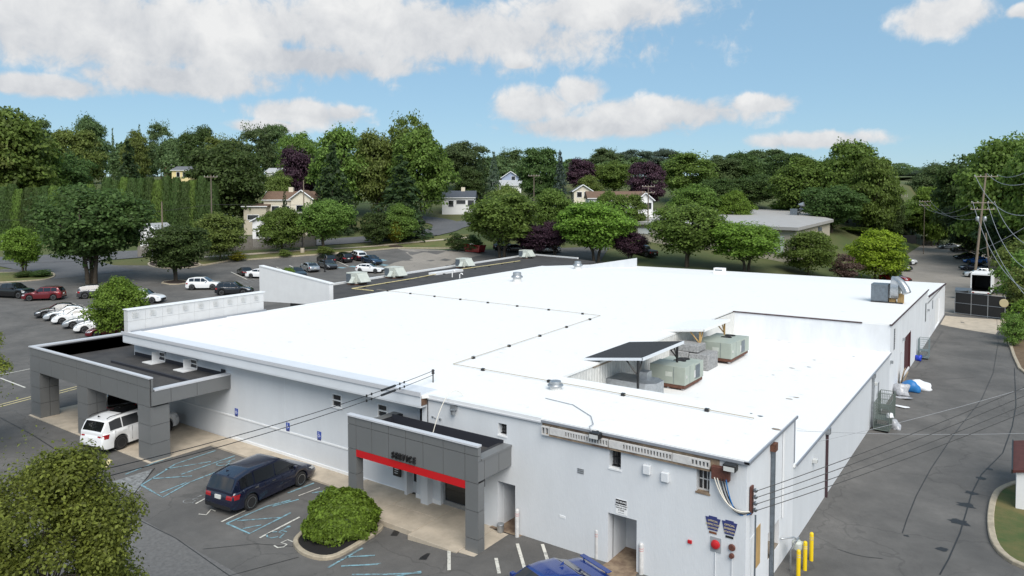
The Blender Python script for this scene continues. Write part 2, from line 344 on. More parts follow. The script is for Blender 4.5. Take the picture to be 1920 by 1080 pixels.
def stripe(name,pts,w,m,off=.012,parent=None):       # painted line along ground points
    P=[Vector((p[0],p[1],0)) for p in pts]; mb=MB(); L=[];R=[]
    Q=[]
    for a,b in zip(P,P[1:]):
        n=max(1,int((b-a).length/1.0)); Q+=[a.lerp(b,i/n) for i in range(n)]
    Q.append(P[-1])
    for i,p in enumerate(Q):
        d=(Q[min(i+1,len(Q)-1)]-Q[max(i-1,0)]).normalized(); n=Vector((-d.y,d.x,0))*w/2
        for lst,q in ((L,p+n),(R,p-n)): lst.append((q.x,q.y,g(q.x,q.y)+off))
    k=len(Q); mb.add(L+R,[(k+i,k+i+1,i+1,i) for i in range(k-1)])
    o=mb.build(name,m,parent)
    if parent is None: o['kind']='structure'
    return o
def kerb(name,pts,w=.2,h=.13,m='kerb_stone',closed=False,base=None,parent=None):
    P=[Vector((p[0],p[1],0)) for p in pts]; 
    if closed: P.append(P[0].copy())
    Q=[]
    for a,b in zip(P,P[1:]):
        n=max(1,int((b-a).length/1.5)); Q+=[a.lerp(b,i/n) for i in range(n)]
    Q.append(P[-1]); rings=[]
    for i,p in enumerate(Q):
        if closed: a=Q[i-1] if i>0 else Q[-2]; b=Q[i+1] if i<len(Q)-1 else Q[1]
        else: a=Q[max(i-1,0)]; b=Q[min(i+1,len(Q)-1)]
        d=(b-a).normalized(); n=Vector((-d.y,d.x,0))
        z=g(p.x,p.y) if base is None else base
        rings.append([tuple(p+n*s+Vector((0,0,z+q))) for s,q in ((-w/2,-.1),(-w/2,h-.03),(-w/2+.03,h),(w/2-.03,h),(w/2,h-.03),(w/2,-.1))])
    o=MB().loft(rings,not closed).build(name,m,parent)
    if parent is None: o['kind']='structure'
    return o
def arc(c,r,a0,a1,n=8): return [(c[0]+r*math.cos(math.radians(a0+(a1-a0)*i/n)),c[1]+r*math.sin(math.radians(a0+(a1-a0)*i/n))) for i in range(n+1)]
def chaikin(P,k=2,closed=True):
    P=[Vector((p[0],p[1])) for p in P]
    for _ in range(k):
        Q=[]; n=len(P)
        for i in range(n if closed else n-1):
            a,b=P[i],P[(i+1)%n]; Q+=[a*.75+b*.25,a*.25+b*.75]
        if not closed: Q=[P[0]]+Q+[P[-1]]
        P=Q
    return P
# ---------------------------------------------------------------- ground
def terrain():
    def axis(lo,hi,fine0,fine1,step):
        a=[fine0]; s=step
        while a[0]>lo: s*=1.18; a.insert(0,a[0]-s)
        while a[-1]<fine1: a.append(a[-1]+step)
        s=step
        while a[-1]<hi: s*=1.18; a.append(a[-1]+s)
        return a
    xs=axis(-2600,2200,-180,40,4.); ys=axis(-300,3200,-20,260,4.); nx=len(xs)
    v=[(x,y,g(x,y)-.07-(.45 if (-30<x<12 and -40<y<98) else 0.)) for y in ys for x in xs]; f=[(j*nx+i,j*nx+i+1,(j+1)*nx+i+1,(j+1)*nx+i) for j in range(len(ys)-1) for i in range(nx-1)]
    o=MB().add(v,f).build('ground','field',smooth=60); o['kind']='structure'
terrain()
edge=[(-120,512),(0,505),(100,500),(200,497),(290,498),(385,498),(430,490),(520,484),(600,478),(680,472),(745,466),(800,467),(870,470)]
E1=gpx(edge)
lot=[(14,-40),(14,24),(-6.5,24),(-6.5,104),(-45,104),(-60,112),(-66,128)]+[(p.x,p.y) for p in reversed(E1)]+[(-175,20),(-150,-40)]
sheet('parking_lot',lot,0.,'asphalt',2.)
LANE=[(-6.5,24),(14,24),(9,60),(3,74),(1.2,90),(.6,104),(2,120),(1,150),(-2,200),(-14,226),(-24,214),(-19,150),(-17,120),(-16,104),(-6.5,104)]
sheet('driveway',LANE[:6]+[(-6.5,104)],.004,'asphalt',2.)
sheet('rear_lane',[(.6,104)]+LANE[6:],.006,'asphalt_pale',3.)
apron=[(-6.9,101.8),(-.9,102.2),(-1.6,91.5),(-6.9,94.5)]
sheet('concrete_apron',apron,.014,'concrete',2.)
# darker reseal strip along the parking front, seams and tar lines
def px(*a): return [(p.x,p.y) for p in gpx(a)]
for k,(a,w) in enumerate([([(1920,560),(1830,600)],.0)]): pass
# tar-sealed cracks on the driveway
for path,w in (([(1902,690),(1905,760),(1898,800),(1880,850),(1840,890),(1822,925),(1812,960),(1800,1000),(1778,1050),(1762,1078)],.07),
               ([(1785,820),(1745,880),(1718,930),(1700,975),(1692,1000)],.05),([(1866,560),(1872,640),(1862,700),(1840,750),(1800,800),(1785,820)],.045),
               ([(1600,1040),(1625,1045),(1655,1048)],.05),([(1570,1030),(1600,1040)],.04),([(1690,705),(1760,712),(1830,708)],.04),([(1716,690),(1745,655),(1768,620)],.05)):
    stripe('tar_seam',gpx(path),w*.7,'oil',.016)
for c,r in (((1797,979),.42),((1812,948),.36),((1766,1030),.24),((1822,925),.25),((1840,897),.22),((1855,880),.16),((1700,1005),.1),((1900,843),.14)):
    p=G(*c); n=14; rr=[r*random.uniform(.55,1.15) for _ in range(n)]
    P=[(p.x+rr[k]*math.cos(2*math.pi*k/n)*1.2,p.y+rr[k]*math.sin(2*math.pi*k/n)) for k in range(n)]
    sheet('oil_stain',P,.012,'oil',.5)
for path,w in (([(772,960),(752,985),(738,1005)],.28),([(800,1038),(792,1050)],.3)): stripe('oil_stain',gpx(path),w,'oil',.013)
# front pavement seams
for path,w in (([(200,945),(330,1010),(430,1080)],.06),([(0,783),(60,815),(130,860),(230,915),(250,928)],.09),([(250,928),(290,878)],.09),([(430,1080),(560,1045)],.05),([(380,1030),(480,1020),(550,1025)],.04)):
    stripe('tar_seam',gpx(path),w*.6,'oil',.014)
sheet('concrete_patch',px((206,905),(285,880),(262,920),(245,926)),.012,'paint_faded',1.)
sheet('pavement_strip',px((215,945),(330,1010),(470,1090),(330,1110),(150,1000)),.008,'sealed',2.)
# --- painted bays
def blue(*p,w=.10): stripe('bay_line',gpx(p),w,'paint_blue',.018)
def white(*p,w=.10,m='paint_white'): stripe('bay_line',gpx(p),w,m,.018)
blue((265,910),(330,870),(405,845)); blue((265,910),(305,933),(355,905),(470,860)); blue((285,898),(360,893)); blue((310,880),(395,866)); blue((300,925),(350,905))
blue((235,890),(290,868),(355,846)); blue((340,890),(440,855))
blue((425,982),(468,1001),(545,962)); blue((425,982),(500,950),(545,938)); blue((445,977),(525,971)); blue((455,992),(490,985)); blue((540,925),(587,907),(588,906)); blue((585,925),(615,920)); blue((510,950),(560,937))
blue((615,1065),(680,1028)); blue((650,1045),(703,1042)); blue((640,1062),(745,1055)); blue((660,1078),(790,1075)); blue((700,1090),(790,1072))
white((415,979),(462,957)); white((487,1009),(562,970)); white((367,945),(402,926),w=.08); white((470,930),(520,905),w=.08); white((560,930),(600,915),w=.06)
for a,b in (((842,1032),(842,1070)),((930,1047),(936,1076)),((970,1020),(984,1068)),((1017,1021),(1027,1052))): white(a,b,w=.13)
def glyph(cx,cy,s,m,ang=0.):        # wheelchair mark on the pavement
    c=G(cx,cy); ca,sa=math.cos(ang),math.sin(ang); T=lambda q:(c.x+s*(q[0]*ca-q[1]*sa),c.y+s*(q[0]*sa+q[1]*ca))
    for poly in ([(-.1,.9),(-.05,.3),(.35,.3),(.5,-.15),(.65,-.1)],[(-.05,.55),(.3,.55)],[(-.18,.3),(-.4,.1),(-.42,-.2),(-.15,-.42),(.15,-.38),(.33,-.1)]): stripe('bay_symbol',[T(q) for q in poly],.09*s,m,.018)
    P=[T((-.1+.12*math.cos(a),1.05+.12*math.sin(a))) for a in np.linspace(0,6.28,9)[:-1]]; sheet('bay_symbol',P,.018,m,1.)
glyph(516,1003,.75,'paint_blue',.1); glyph(355,940,.6,'paint_faded',.1); glyph(418,870,.7,'paint_blue',.1)
def digit5(cx,cy,s):
    c=G(cx,cy)
    stripe('bay_number',[(c.x+s*a,c.y+s*b) for a,b in ((.3,.5),(-.25,.5),(-.25,.05),(.2,.1),(.3,-.2),(.1,-.45),(-.3,-.4))],.09*s,'paint_white',.018)
digit5(531,1021,.7)
stripe('bay_number',[(G(389,962).x+a,G(389,962).y+b) for a,b in ((.15,.3),(-.2,.3),(.0,.05),(.15,-.15),(-.2,-.3))],.06,'paint_white',.018)
sheet('speed_mark',px((188,877),(197,880),(211,864),(203,860)),.016,'paint_yellow',1.)
# left lot lines
for a,b in (((0,763),(58,748)),((0,759),(58,744)),((110,738),(144,729)),((110,734),(144,725))): white(a,b,w=.12,m='paint_yellow')
white((0,703),(56,692),w=.14); white((0,709),(47,727),w=.14)
# far lot bay lines
for k in range(9):
    a=(433+31*k-.9*k*k,510-3.1*k); b=(a[0]+30,a[1]+14); white(a,b,w=.16)
for k in range(7): white((418+9*k,531+1*k-k*2.4),(430+9*k,536-1.4*k),w=.1,m='paint_faded')
for c in ((440,532),(455,537),(428,543),(640,502),(663,500),(717,488),(640,472),(690,480),(720,497)):
    p=G(*c); sheet('bay_symbol',[(p.x+a,p.y+b) for a,b in ((-.8,-.5),(.8,-.5),(.8,.5),(-.8,.5))],.02,'paint_blue',1.)
sheet('pale_paving',px((745,466),(870,470),(905,478),(860,487),(800,520),(690,512),(740,492),(775,484)),.008,'asphalt_pale',3.)
# --- concrete walk along the front, in slabs
def slabs(name,rects,z=.09,m='concrete'):
    root=MB().box(min(r[0] for r in rects)+.03,max(r[1] for r in rects)-.03,min(r[2] for r in rects)+.03,max(r[3] for r in rects)-.03,-.4,-.06).build(name,'joint'); root['kind']='structure'
    for r in rects: box('slab',m,root,r[0]+.008,r[1]-.008,r[2]+.008,r[3]-.008,-.2,z,bevel=.01)
    return root
slabs('walkway',[(-36.9+1.84*k,-36.9+1.84*(k+1),22.75,24.06) for k in range(6)],.10)
slabs('entrance_slab',[(-51.9,-47.1,19.3,24.06),(-47.09,-42.4,19.3,24.06),(-42.39,-36.95,19.3,24.06),(-51.9,-48,24.07,27.5)],.05)
slabs('service_slab',[(-25.7,-22.6,21.6,24.06),(-22.59,-20.0,21.2,22.7),(-22.59,-20.0,22.71,24.06),(-19.99,-17.4,20.9,24.3),(-17.39,-15.6,21.0,23.3)],.22)
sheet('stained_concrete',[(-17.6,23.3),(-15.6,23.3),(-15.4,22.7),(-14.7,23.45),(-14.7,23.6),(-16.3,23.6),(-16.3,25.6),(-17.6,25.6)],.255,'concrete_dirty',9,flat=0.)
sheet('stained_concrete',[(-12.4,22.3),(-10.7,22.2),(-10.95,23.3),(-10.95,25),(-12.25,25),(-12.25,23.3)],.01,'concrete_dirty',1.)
# --- kerbed bed with the clipped bush
BED=chaikin([G(550,1020).xy,G(565,1002).xy,G(600,978).xy,G(712,985).xy,G(716,994).xy,G(660,1030).xy,G(618,1052).xy,G(572,1043).xy],2)
sheet('mulch_bed',BED,.10,'mulch',.5); kerb('kerb',BED,.2,.14,closed=True)
# --- right-hand grass islands
ISL=chaikin([G(1935,900).xy,G(1880,915).xy,G(1862,935).xy,G(1855,985).xy,G(1868,1035).xy,G(1925,1072).xy,G(2150,1120).xy,G(2150,900).xy],2)
sheet('grass_island',ISL,.11,'grass_deep',1.); kerb('kerb',ISL,.26,.15,closed=True)
ISR=[(2.2,66)]+[(p.x,p.y) for p in gpx([(1912,692),(1901,668),(1892,640),(1886,612),(1880,597)])]+[(-.2,106),(9,106),(14,66)]
sheet('planting_bank',ISR,.12,'dirt_brown',2.); kerb('kerb',ISR[:7],.25,.16,m='kerb_stone')
# --- verge, sidewalk and street beyond the lot
verge=gpx(edge[4:]); back=[atd(p,d) for p,d in ((300,131),(430,132.5),(600,138),(745,147),(880,158))]
V0=[(p.x,p.y) for p in gpx([(290,498),(385,497),(430,489),(520,483),(600,477),(680,471),(745,465),(850,466),(880,472)])]
V1=[(p.x,p.y) for p in gpx([(880,440),(820,443),(740,452),(600,466),(430,479),(380,483),(285,487)])]
sheet('grass_verge',V0+V1,.10,'grass',2.)
kerb('kerb',V0[:8],.3,.15)
def ribbon(name,pts,w,m,off,cell=2.):
    C=chaikin(pts,2,False); L=[];R=[]
    for i,p in enumerate(C):
        d=(C[min(i+1,len(C)-1)]-C[max(i-1,0)]).normalized(); n=Vector((-d.y,d.x))*w/2; L.append(p+n); R.append(p-n)
    return sheet(name,L+R[::-1],off,m,cell)
RD=[G(*p).xy for p in ((-260,505),(-100,493),(60,487),(180,482),(300,473),(430,464.5),(560,457),(690,449),(790,440),(838,430),(842,419),(800,411),(720,407))]
ribbon('road',RD,7.2,'road_asphalt',.07)
ribbon('road',[G(*p).xy for p in ((800,440),(850,425),(890,413),(960,405),(1100,402))],6.,'road_asphalt',.075)
ribbon('sidewalk',[G(*p).xy for p in ((280,489),(400,482),(520,474.5),(640,467),(740,458.5),(880,446))],1.3,'concrete',.15)
ribbon('driveway_apron',[G(*p).xy for p in ((60,487),(120,500),(180,515))],12,'road_asphalt',.03)
# left entrance island with shrubs, tree islands
LI=chaikin([G(-60,512).xy,G(30,512).xy,G(85,509).xy,G(104,514).xy,G(98,523).xy,G(60,527).xy,G(0,530).xy,G(-80,535).xy],2)
sheet('grass_island',LI,.12,'grass',1.); kerb('kerb',LI,.3,.15,closed=True)
for c,w,h in (((182,541),4.2,3.2),((330,530),4.0,3.0)):
    p=G(*c); P=chaikin([(p.x-w/2,p.y-h/2),(p.x+w/2,p.y-h/2),(p.x+w/2,p.y+h/2),(p.x-w/2,p.y+h/2)],1)
    sheet('tree_bed',P,.1,'mulch_brown',1.); kerb('kerb',P,.25,.14,closed=True)
TI=chaikin([G(275,494).xy,G(285,501).xy,G(320,505).xy,G(380,500).xy,G(370,492).xy,G(300,488).xy],2)
sheet('tree_bed',TI,.12,'mulch_brown',1.); kerb('kerb',TI,.3,.15,closed=True)
# ---------------------------------------------------------------- the dealership building
XR=-7.09; YN=23.48; YL=24.08
B=thing('commercial_building','long low white-roofed dealership building with grey-clad entrance canopies','building',(-27,60,0))
Bm=B.matrix_world.inverted() if False else None
class Sub:                    # children of the building are given in world coordinates
    pass
def P_(o,parent=B):
    o.parent=parent; o.matrix_parent_inverse=Matrix.Translation(-Vector(B.location)) if parent is B else Matrix.Identity(4); return o
def wbox(name,m,x0,x1,y0,y1,z0,z1,bevel=0.,parent=None):
    o=MB().box(x0,x1,y0,y1,z0,z1).build(name,m,None,bevel=bevel); return P_(o) if parent is None else P_(o,parent)
def wmb(mb,name,m,parent=None,**k): 
    o=mb.build(name,m,None,**k); return P_(o) if parent is None else P_(o,parent)
def wall_holes(name,m,axis,c,a0,a1,z0,z1,holes,dep,inward):   # wall on plane axis=c, spans a0..a1; holes (a,b,z0,z1) with reveal
    As=sorted(set([a0,a1]+[h[0] for h in holes]+[h[1] for h in holes])); Zs=sorted(set([z0,z1]+[h[2] for h in holes]+[h[3] for h in holes])); mb=MB()
    pt=lambda a,z,o=0.:((a,c+o*inward,z) if axis=='y' else (c+o*inward,a,z))
    ins=lambda a,z: any(h[0]<a<h[1] and h[2]<z<h[3] for h in holes)
    for i in range(len(As)-1):
        for j in range(len(Zs)-1):
            if ins((As[i]+As[i+1])/2,(Zs[j]+Zs[j+1])/2): continue
            mb.add([pt(As[i],Zs[j]),pt(As[i+1],Zs[j]),pt(As[i+1],Zs[j+1]),pt(As[i],Zs[j+1])],[(0,1,2,3)])
    for h in holes:
        q=[(h[0],h[2]),(h[1],h[2]),(h[1],h[3]),(h[0],h[3])]
        for k in range(4):
            u,v=q[k],q[(k+1)%4]; mb.add([pt(*u),pt(*v),pt(*v,dep),pt(*u,dep)],[(0,1,2,3)])
    return wmb(mb,name,m)
def window(x0,x1,y,z0,z1,frame='trim_white',mull=1,bars=0,proud=.03,rec=.08):
    fr=MB(); t=.05
    fr.box(x0,x1,y-proud,y+rec,z0,z0+t).box(x0,x1,y-proud,y+rec,z1-t,z1).box(x0,x0+t,y-proud,y+rec,z0+t,z1-t).box(x1-t,x1,y-proud,y+rec,z0+t,z1-t)
    for k in range(mull): 
        zz=z0+(z1-z0)*(k+1)/(mull+1); fr.box(x0+t,x1-t,y-proud+.01,y+rec,zz-.025,zz+.025)
    for k in range(bars):
        xx=x0+(x1-x0)*(k+1)/(bars+1); fr.box(xx-.015,xx+.015,y-proud+.005,y+rec,z0+t,z1-t)
    w=wmb(fr,'window',frame); 
    pn=MB().box(x0+t,x1-t,y+rec-.03,y+rec-.01,z0+t,z1-t).build('pane','glass',w); pn.matrix_parent_inverse=Matrix.Identity(4)
    sl=MB().box(x0-.06,x1+.06,y-.07,y+.02,z0-.06,z0).build('sill',frame,w)
    return w
# front wall, left part
wall_holes('wall','stucco','y',YL,-47.75,-22.9,-.3,4.85,[(-28.17,-27.46,3.42,4.1),(-24.92,-24.25,3.45,4.1)],.12,1)
wbox('base_trim','trim_white',-36.9,-22.95,YL-.05,YL,.10,.24); wbox('rail','trim_white',-46.5,-23.9,YL-.035,YL+.005,1.38,1.46)
for k in (-40.6,-32.0): wbox('control_joint','fascia',k,k+.03,YL-.006,YL,1.46,4.7)
window(-28.17,-27.46,YL,3.42,4.1); window(-24.92,-24.25,YL,3.45,4.1)
wbox('wall','stucco',-22.9,-21.5,YL,YL+.12,2.4,4.85)
wall_holes('wall','stucco','x',-47.75,YL,101,-.3,5.3,[],.1,1)
# eave, fascia
def skewx(y): return -47.15-(y-23.04)*.0913
wmb(MB().prism([(-47.2,23.08),(-21.22,23.08),(-21.22,24.2),(-47.25,24.2)],4.76,5.30),'fascia','fascia')
wmb(MB().box(-47.3,-21.2,23.02,23.09,5.22,5.41),'fascia_cap','coping')
wbox('eave_end','brick_stucco',-21.215,-21.19,23.12,23.47,4.80,5.22)
wbox('soffit','stucco',-47.2,-21.22,23.09,YL,4.70,4.755)
# near block
holesN=[(-17.28,-16.85,4.17,4.66),(-12.15,-11.68,3.90,4.60),(-8.80,-8.34,3.80,4.58),(-12.2,-11.03,-.3,2.18),(-17.31,-16.42,-.3,2.22),(-21.2,-18.1,-.3,2.65)]
wall_holes('wall','stucco','y',YN,-21.62,XR,-.6,5.12,holesN,.45,1)
wbox('wall_return','stucco',-21.62,-21.5,YN,YL+.02,2.65,5.1)
wmb(MB().box(-21.16,-21.13,YN-.025,YN-.002,2.7,5.15),'control_joint','black')
wbox('coping','trim_white',-21.1,-15.1,YN-.09,YN+.15,5.10,5.26); wbox('drip_edge','coping',-21.1,-15.1,YN-.11,YN-.088,5.06,5.12)
wbox('drip_edge','drip_edge',-15.1,XR+.12,YN-.12,YN+.1,5.10,5.19)
wbox('backing_board','concrete_dirty',-15.1,-8.0,YN-.03,YN+.001,4.60,5.06)
wall_holes('wall','stucco_white','x',XR,YN,29.6,-.6,5.12,[(26.1,27.6,.75,1.75)],.6,-1)
wbox('meter_niche','concrete_dirty',XR-.75,XR-.58,26.0,27.7,.5,1.9); wbox('niche_floor','lumber_old',XR-.6,XR-.02,26.12,27.58,.752,.80)
wbox('wall_panel','lumber',XR,XR+.02,24.55,25.1,1.1,2.5); wbox('wall_panel','trim_white',XR,XR+.015,23.95,24.45,.2,2.4)
wbox('drip_edge','drip_edge',XR-.05,XR+.13,YN-.12,29.72,5.12,5.21)
wall_holes('wall','stucco_white','y',29.6,-18.2,XR,2.9,5.12,[],.1,-1)
wbox('corner_trim','drip_edge',XR+.004,XR+.03,29.6,29.72,3.3,5.12)
# near block roof + main roof (white membrane sheets)
def roofpoly(name,m,pts,z,th=.12): return wmb(MB().prism(pts,z-th,z),name,m)
roofpoly('roof','membrane',[(-21.2,23.12),(-21.0,YN-.06),(XR+.06,YN-.08),(XR+.08,29.72),(-18.0,29.72),(-18.2,56.1),(XR+.06,56.1),(XR+.06,81.4),(skewx(81.4),81.4),(-47.25,23.1)],5.24)
wmb(MB().add([(XR+.08,81.4,4.48),(XR+.08,102.6,3.85),(skewx(102.6),102.6,3.9),(skewx(81.4),81.4,5.2),(XR+.08,81.4,4.3),(XR+.08,102.6,3.7),(skewx(102.6),102.6,3.7),(skewx(81.4),81.4,4.3)],[(0,1,2,3),(7,6,5,4),(0,4,5,1),(1,5,6,2),(2,6,7,3),(3,7,4,0)]),'roof','membrane')
wall_holes('wall','stucco_white','y',81.4,-40,XR,4.0,5.15,[],.1,-1)
# low roof section
roofpoly('roof','membrane',[(-18.1,29.6),(XR+.06,29.6),(XR+.06,56.1),(-18.1,56.1)],3.24)
wall_holes('wall','stucco','x',XR,29.6,56.1,-.6,3.12,[(51.0,51.75,1.0,2.1)],.12,-1)
wbox('drip_edge','drip_edge',XR-.03,XR+.12,29.72,56.05,3.13,3.22)
wall_holes('wall','stucco_white','y',56.1,-18.2,XR,3.0,5.12,[],.1,1)
wbox('flashing','dark_edge',-18.2,-8.9,56.04,56.12,5.11,5.20)
wbox('louver_door','galv_dark',XR-.1,XR-.05,51.0,51.75,1.0,2.1)
# corrugated step wall: ribs
cm=MB(); y=30.0
while y<56.0:
    cm.add([(-18.1,y,3.2),(-18.06,y+.05,3.2),(-18.06,y+.2,3.2),(-18.1,y+.25,3.2),(-18.1,y,5.12),(-18.06,y+.05,5.12),(-18.06,y+.2,5.12),(-18.1,y+.25,5.12)],[(0,1,5,4),(1,2,6,5),(2,3,7,6)]); y+=.30
    cm.add([(-18.1,y-.05,3.2),(-18.1,y,3.2),(-18.1,y,5.12),(-18.1,y-.05,5.12)],[(0,1,2,3)])
wmb(cm,'corrugated_wall','corrugated')
wbox('wood_trim','lumber_old',-18.14,-18.03,33.,37.,5.02,5.13)
# upper block right wall
hu=[(57.9,58.7,3.0,4.6),(61.9,62.7,.0,2.2),(64.1,68.0,.0,3.0)]
wall_holes('wall','stucco_white','x',XR,56.1,81.4,-.6,5.12,hu,.15,-1)
wbox('drip_edge','dark_edge',XR-.05,XR+.12,56.02,81.45,5.12,5.215)
lv=MB().box(XR-.12,XR-.1,57.9,58.7,3.0,4.6)
for k in range(12): lv.box(XR-.1,XR-.01,57.93,58.67,3.05+k*.13,3.10+k*.13)
wmb(lv,'louver','galv_dark')
wbox('door','door_grey',XR-.12,XR-.08,61.9,62.7,-.25,2.2); wbox('roller_door','door_maroon',XR-.14,XR-.1,64.1,68.0,-.25,3.0)
wbox('door_jamb','door_maroon',XR-.09,XR+.03,67.9,68.02,-.25,3.05)
wall_holes('wall','stucco_white','x',XR,81.4,102.6,-.6,3.8,[(84.2,85.1,0,2.2),(90.0,95.5,0,3.0)],.15,-1)
wmb(MB().add([(XR,81.4,3.7),(XR,102.6,3.7),(XR,102.6,3.83),(XR,81.4,4.42)],[(0,1,2,3)]),'wall','stucco_white')
wmb(MB().add([(XR+.13,81.45,4.36),(XR+.13,102.7,3.75),(XR+.13,102.7,3.85),(XR+.13,81.45,4.48),(XR-.02,81.45,4.36),(XR-.02,102.7,3.75),(XR-.02,102.7,3.85),(XR-.02,81.45,4.48)],[(0,1,2,3),(7,6,5,4),(3,2,6,7),(0,4,5,1)]),'drip_edge','dark_edge')
wbox('door','door_grey',XR-.12,XR-.08,84.2,85.1,-.25,2.2); wbox('roller_door','trim_white',XR-.14,XR-.1,90,95.5,-.25,3.0)
wbox('window','galv_dark',XR-.01,XR+.02,79.5,80.3,2.2,4.0); wbox('window','galv_dark',XR-.01,XR+.02,86.6,87.2,2.6,3.5)
wall_holes('wall','stucco','y',102.6,-54,XR,-.5,3.75,[],.1,-1)
# dark roof wing behind, with its own parapet
DW=[(-62.0,50.),(-70.5,106.),(-59.5,103.),(skewx(100)-.3,100.),(skewx(46)-.2,46.),(-60.,46.)]
wmb(MB().prism(DW,1.,4.5),'wing','dark_roofing')
def rim(a,b,w,z0,z1,name,m):
    a=Vector(a);b=Vector(b); d=(b-a).normalized(); n=Vector((-d.y,d.x))*w
    return wmb(MB().prism([a,b,b+n,a+n],z0,z1),name,m)
rim(DW[0],DW[1],.3,4.4,4.72,'parapet','trim_white'); rim(DW[1],DW[2],.3,4.4,4.72,'parapet','trim_white')
rim((-61.9,69.),(-62.3,75.),-1.2,4.4,4.78,'parapet','trim_white')
# white wing wall with sloping top (right end at the roof edge)
A=Vector((-51.0,43.4)); Bv=Vector((-62.5,44.2))
wmb(MB().add([(A.x,A.y,4.4),(Bv.x,Bv.y,3.8),(Bv.x,Bv.y,7.35),(A.x,A.y,6.35),(A.x,A.y+.45,4.4),(Bv.x,Bv.y+.45,3.8),(Bv.x,Bv.y+.45,7.35),(A.x,A.y+.45,6.35)],[(0,1,2,3),(7,6,5,4),(3,2,6,7),(0,3,7,4),(1,5,6,2),(0,4,5,1)]),'wing_wall','wall_white')
wmb(MB().add([(A.x+.06,A.y-.04,6.34),(Bv.x,Bv.y-.04,7.34),(Bv.x,Bv.y-.04,7.44),(A.x+.06,A.y-.04,6.44),(A.x+.06,A.y+.5,6.34),(Bv.x,Bv.y+.5,7.34),(Bv.x,Bv.y+.5,7.44),(A.x+.06,A.y+.5,6.44)],[(0,1,2,3),(7,6,5,4),(3,2,6,7),(0,3,7,4)]),'coping','trim_white')
# light panel wall at the left roof edge: 9 panels x 2 rows, with vents
for k in range(9):
    y0=23.45+k*1.225; y1=y0+1.215; x0=skewx(y0)-.05; x1=skewx(y1)-.05
    for (z0,z1) in ((5.1,5.98),(5.99,6.72)):
        p=wmb(MB().add([(x0,y0,z0),(x1,y1,z0),(x1,y1,z1),(x0,y0,z1),(x0-.5,y0,z0),(x1-.5,y1,z0),(x1-.5,y1,z1),(x0-.5,y0,z1)],[(0,1,2,3),(7,6,5,4),(3,2,6,7),(0,3,7,4),(1,5,6,2)]),'panel','panel_light')
    v=MB()
    for q in range(6): v.box(x0-.02,x0+.012,y0+.32,y0+.68,6.2+q*.065,6.235+q*.065)
    wmb(v,'vent','membrane_grey')
wmb(MB().prism([(skewx(23.4)+.02,23.4),(skewx(34.6)+.02,34.6),(skewx(34.6)-.6,34.6),(skewx(23.4)-.6,23.4)],6.72,6.78),'coping','trim_white')
wmb(MB().prism([(skewx(23.6)+.12,23.6),(skewx(34.6)+.12,34.6),(skewx(34.6)-.03,34.6),(skewx(23.6)-.03,23.6)],5.2,5.36),'flashing','slate' if 'slate' in MATS else 'drip_edge')
# ---- big entrance canopy (left)
def clad(parent,axis,c,a0,a1,z0,z1,acuts,zcuts,th,gap=.022,m='panel_grey'):
    As=[a0]+acuts+[a1]; Zs=[z0]+zcuts+[z1]
    for i in range(len(As)-1):
        for j in range(len(Zs)-1):
            u0,u1,w0,w1=As[i]+gap/2,As[i+1]-gap/2,Zs[j]+gap/2,Zs[j+1]-gap/2
            mb=MB().box(u0,u1,min(c,c-th),max(c,c-th),w0,w1) if axis=='y' else MB().box(min(c,c+th),max(c,c+th),u0,u1,w0,w1)
            o=mb.build('panel',m,None); P_(o,parent)
can=wmb(MB().box(-51.74,-37.06,19.47,19.58,3.6,4.46).box(-51.74,-37.06,19.47,20.2,2.98,3.6).box(-37.6,-36.95,19.5,YL,3.05,3.84).box(-51.74,-51.1,19.5,28.,3.0,4.44).box(-51.1,-37.6,20.2,YL-.02,3.2,3.6),'entrance_canopy','joint')
can.matrix_parent_inverse=Matrix.Translation(-Vector(B.location))
cutsF=[-50.4,-48.7,-47.05,-45.3,-44.05,-42.4,-40.5,-39.3,-38.32]
clad(can,'y',19.43,-51.78,-37.07,2.95,4.46,cutsF,[3.95],-.04)
clad(can,'x',-36.94,19.43,YL-.02,3.03,3.80,[20.5,22.0],[],.04); clad(can,'x',-36.94,19.43,19.55,3.80,4.46,[],[4.1],.04)
for x0,x1,y0,y1 in ((-51.78,-50.40,19.43,20.55),(-45.3,-44.05,19.43,20.5),(-38.32,-37.03,19.43,20.48)):
    o=MB().box(x0+.04,x1-.04,y0+.04,y1-.04,0.,3.0).build('pillar_core','joint',None); P_(o,can)
    for z0,z1 in ((.03,.98),(.98,1.95),(1.95,2.95)):
        clad(can,'y',y0,x0,x1,z0,z1,[],[],-.04); clad(can,'x',x1-.04,y0+.0,y1,z0,z1,[(y0+y1)/2] if x1<-40 else [],[],.04)
o=MB().box(-51.8,-37.03,19.38,19.62,4.46,4.53).build('coping','coping',None); P_(o,can)
o=MB().box(-51.8,-51.35,19.62,28.,4.44,4.53).build('coping','coping',None); P_(o,can)
o=MB().box(-37.35,-36.88,19.62,YL-.01,3.80,3.88).build('coping','coping',None); P_(o,can)
o=MB().box(-51.1,-37.35,19.62,27.5,3.58,3.64).build('canopy_roof','dark_roofing',None); P_(o,can)
o=MB().box(-51.2,-51.1,19.64,27.9,3.6,4.40).build('parapet_lining','lining',None); P_(o,can)
o=MB().box(-46.6,-37.6,22.0,22.14,3.6,3.78).build('roof_curb','lining',None); P_(o,can)
o=MB().box(-47.6,-37.5,YL-.05,YL-.005,3.62,3.86).build('wall_flashing','lining',None); P_(o,can)
o=MB().box(-37.75,-37.36,YL-.08,YL-.05,3.6,4.05).build('wall_flashing','lining',None); P_(o,can)
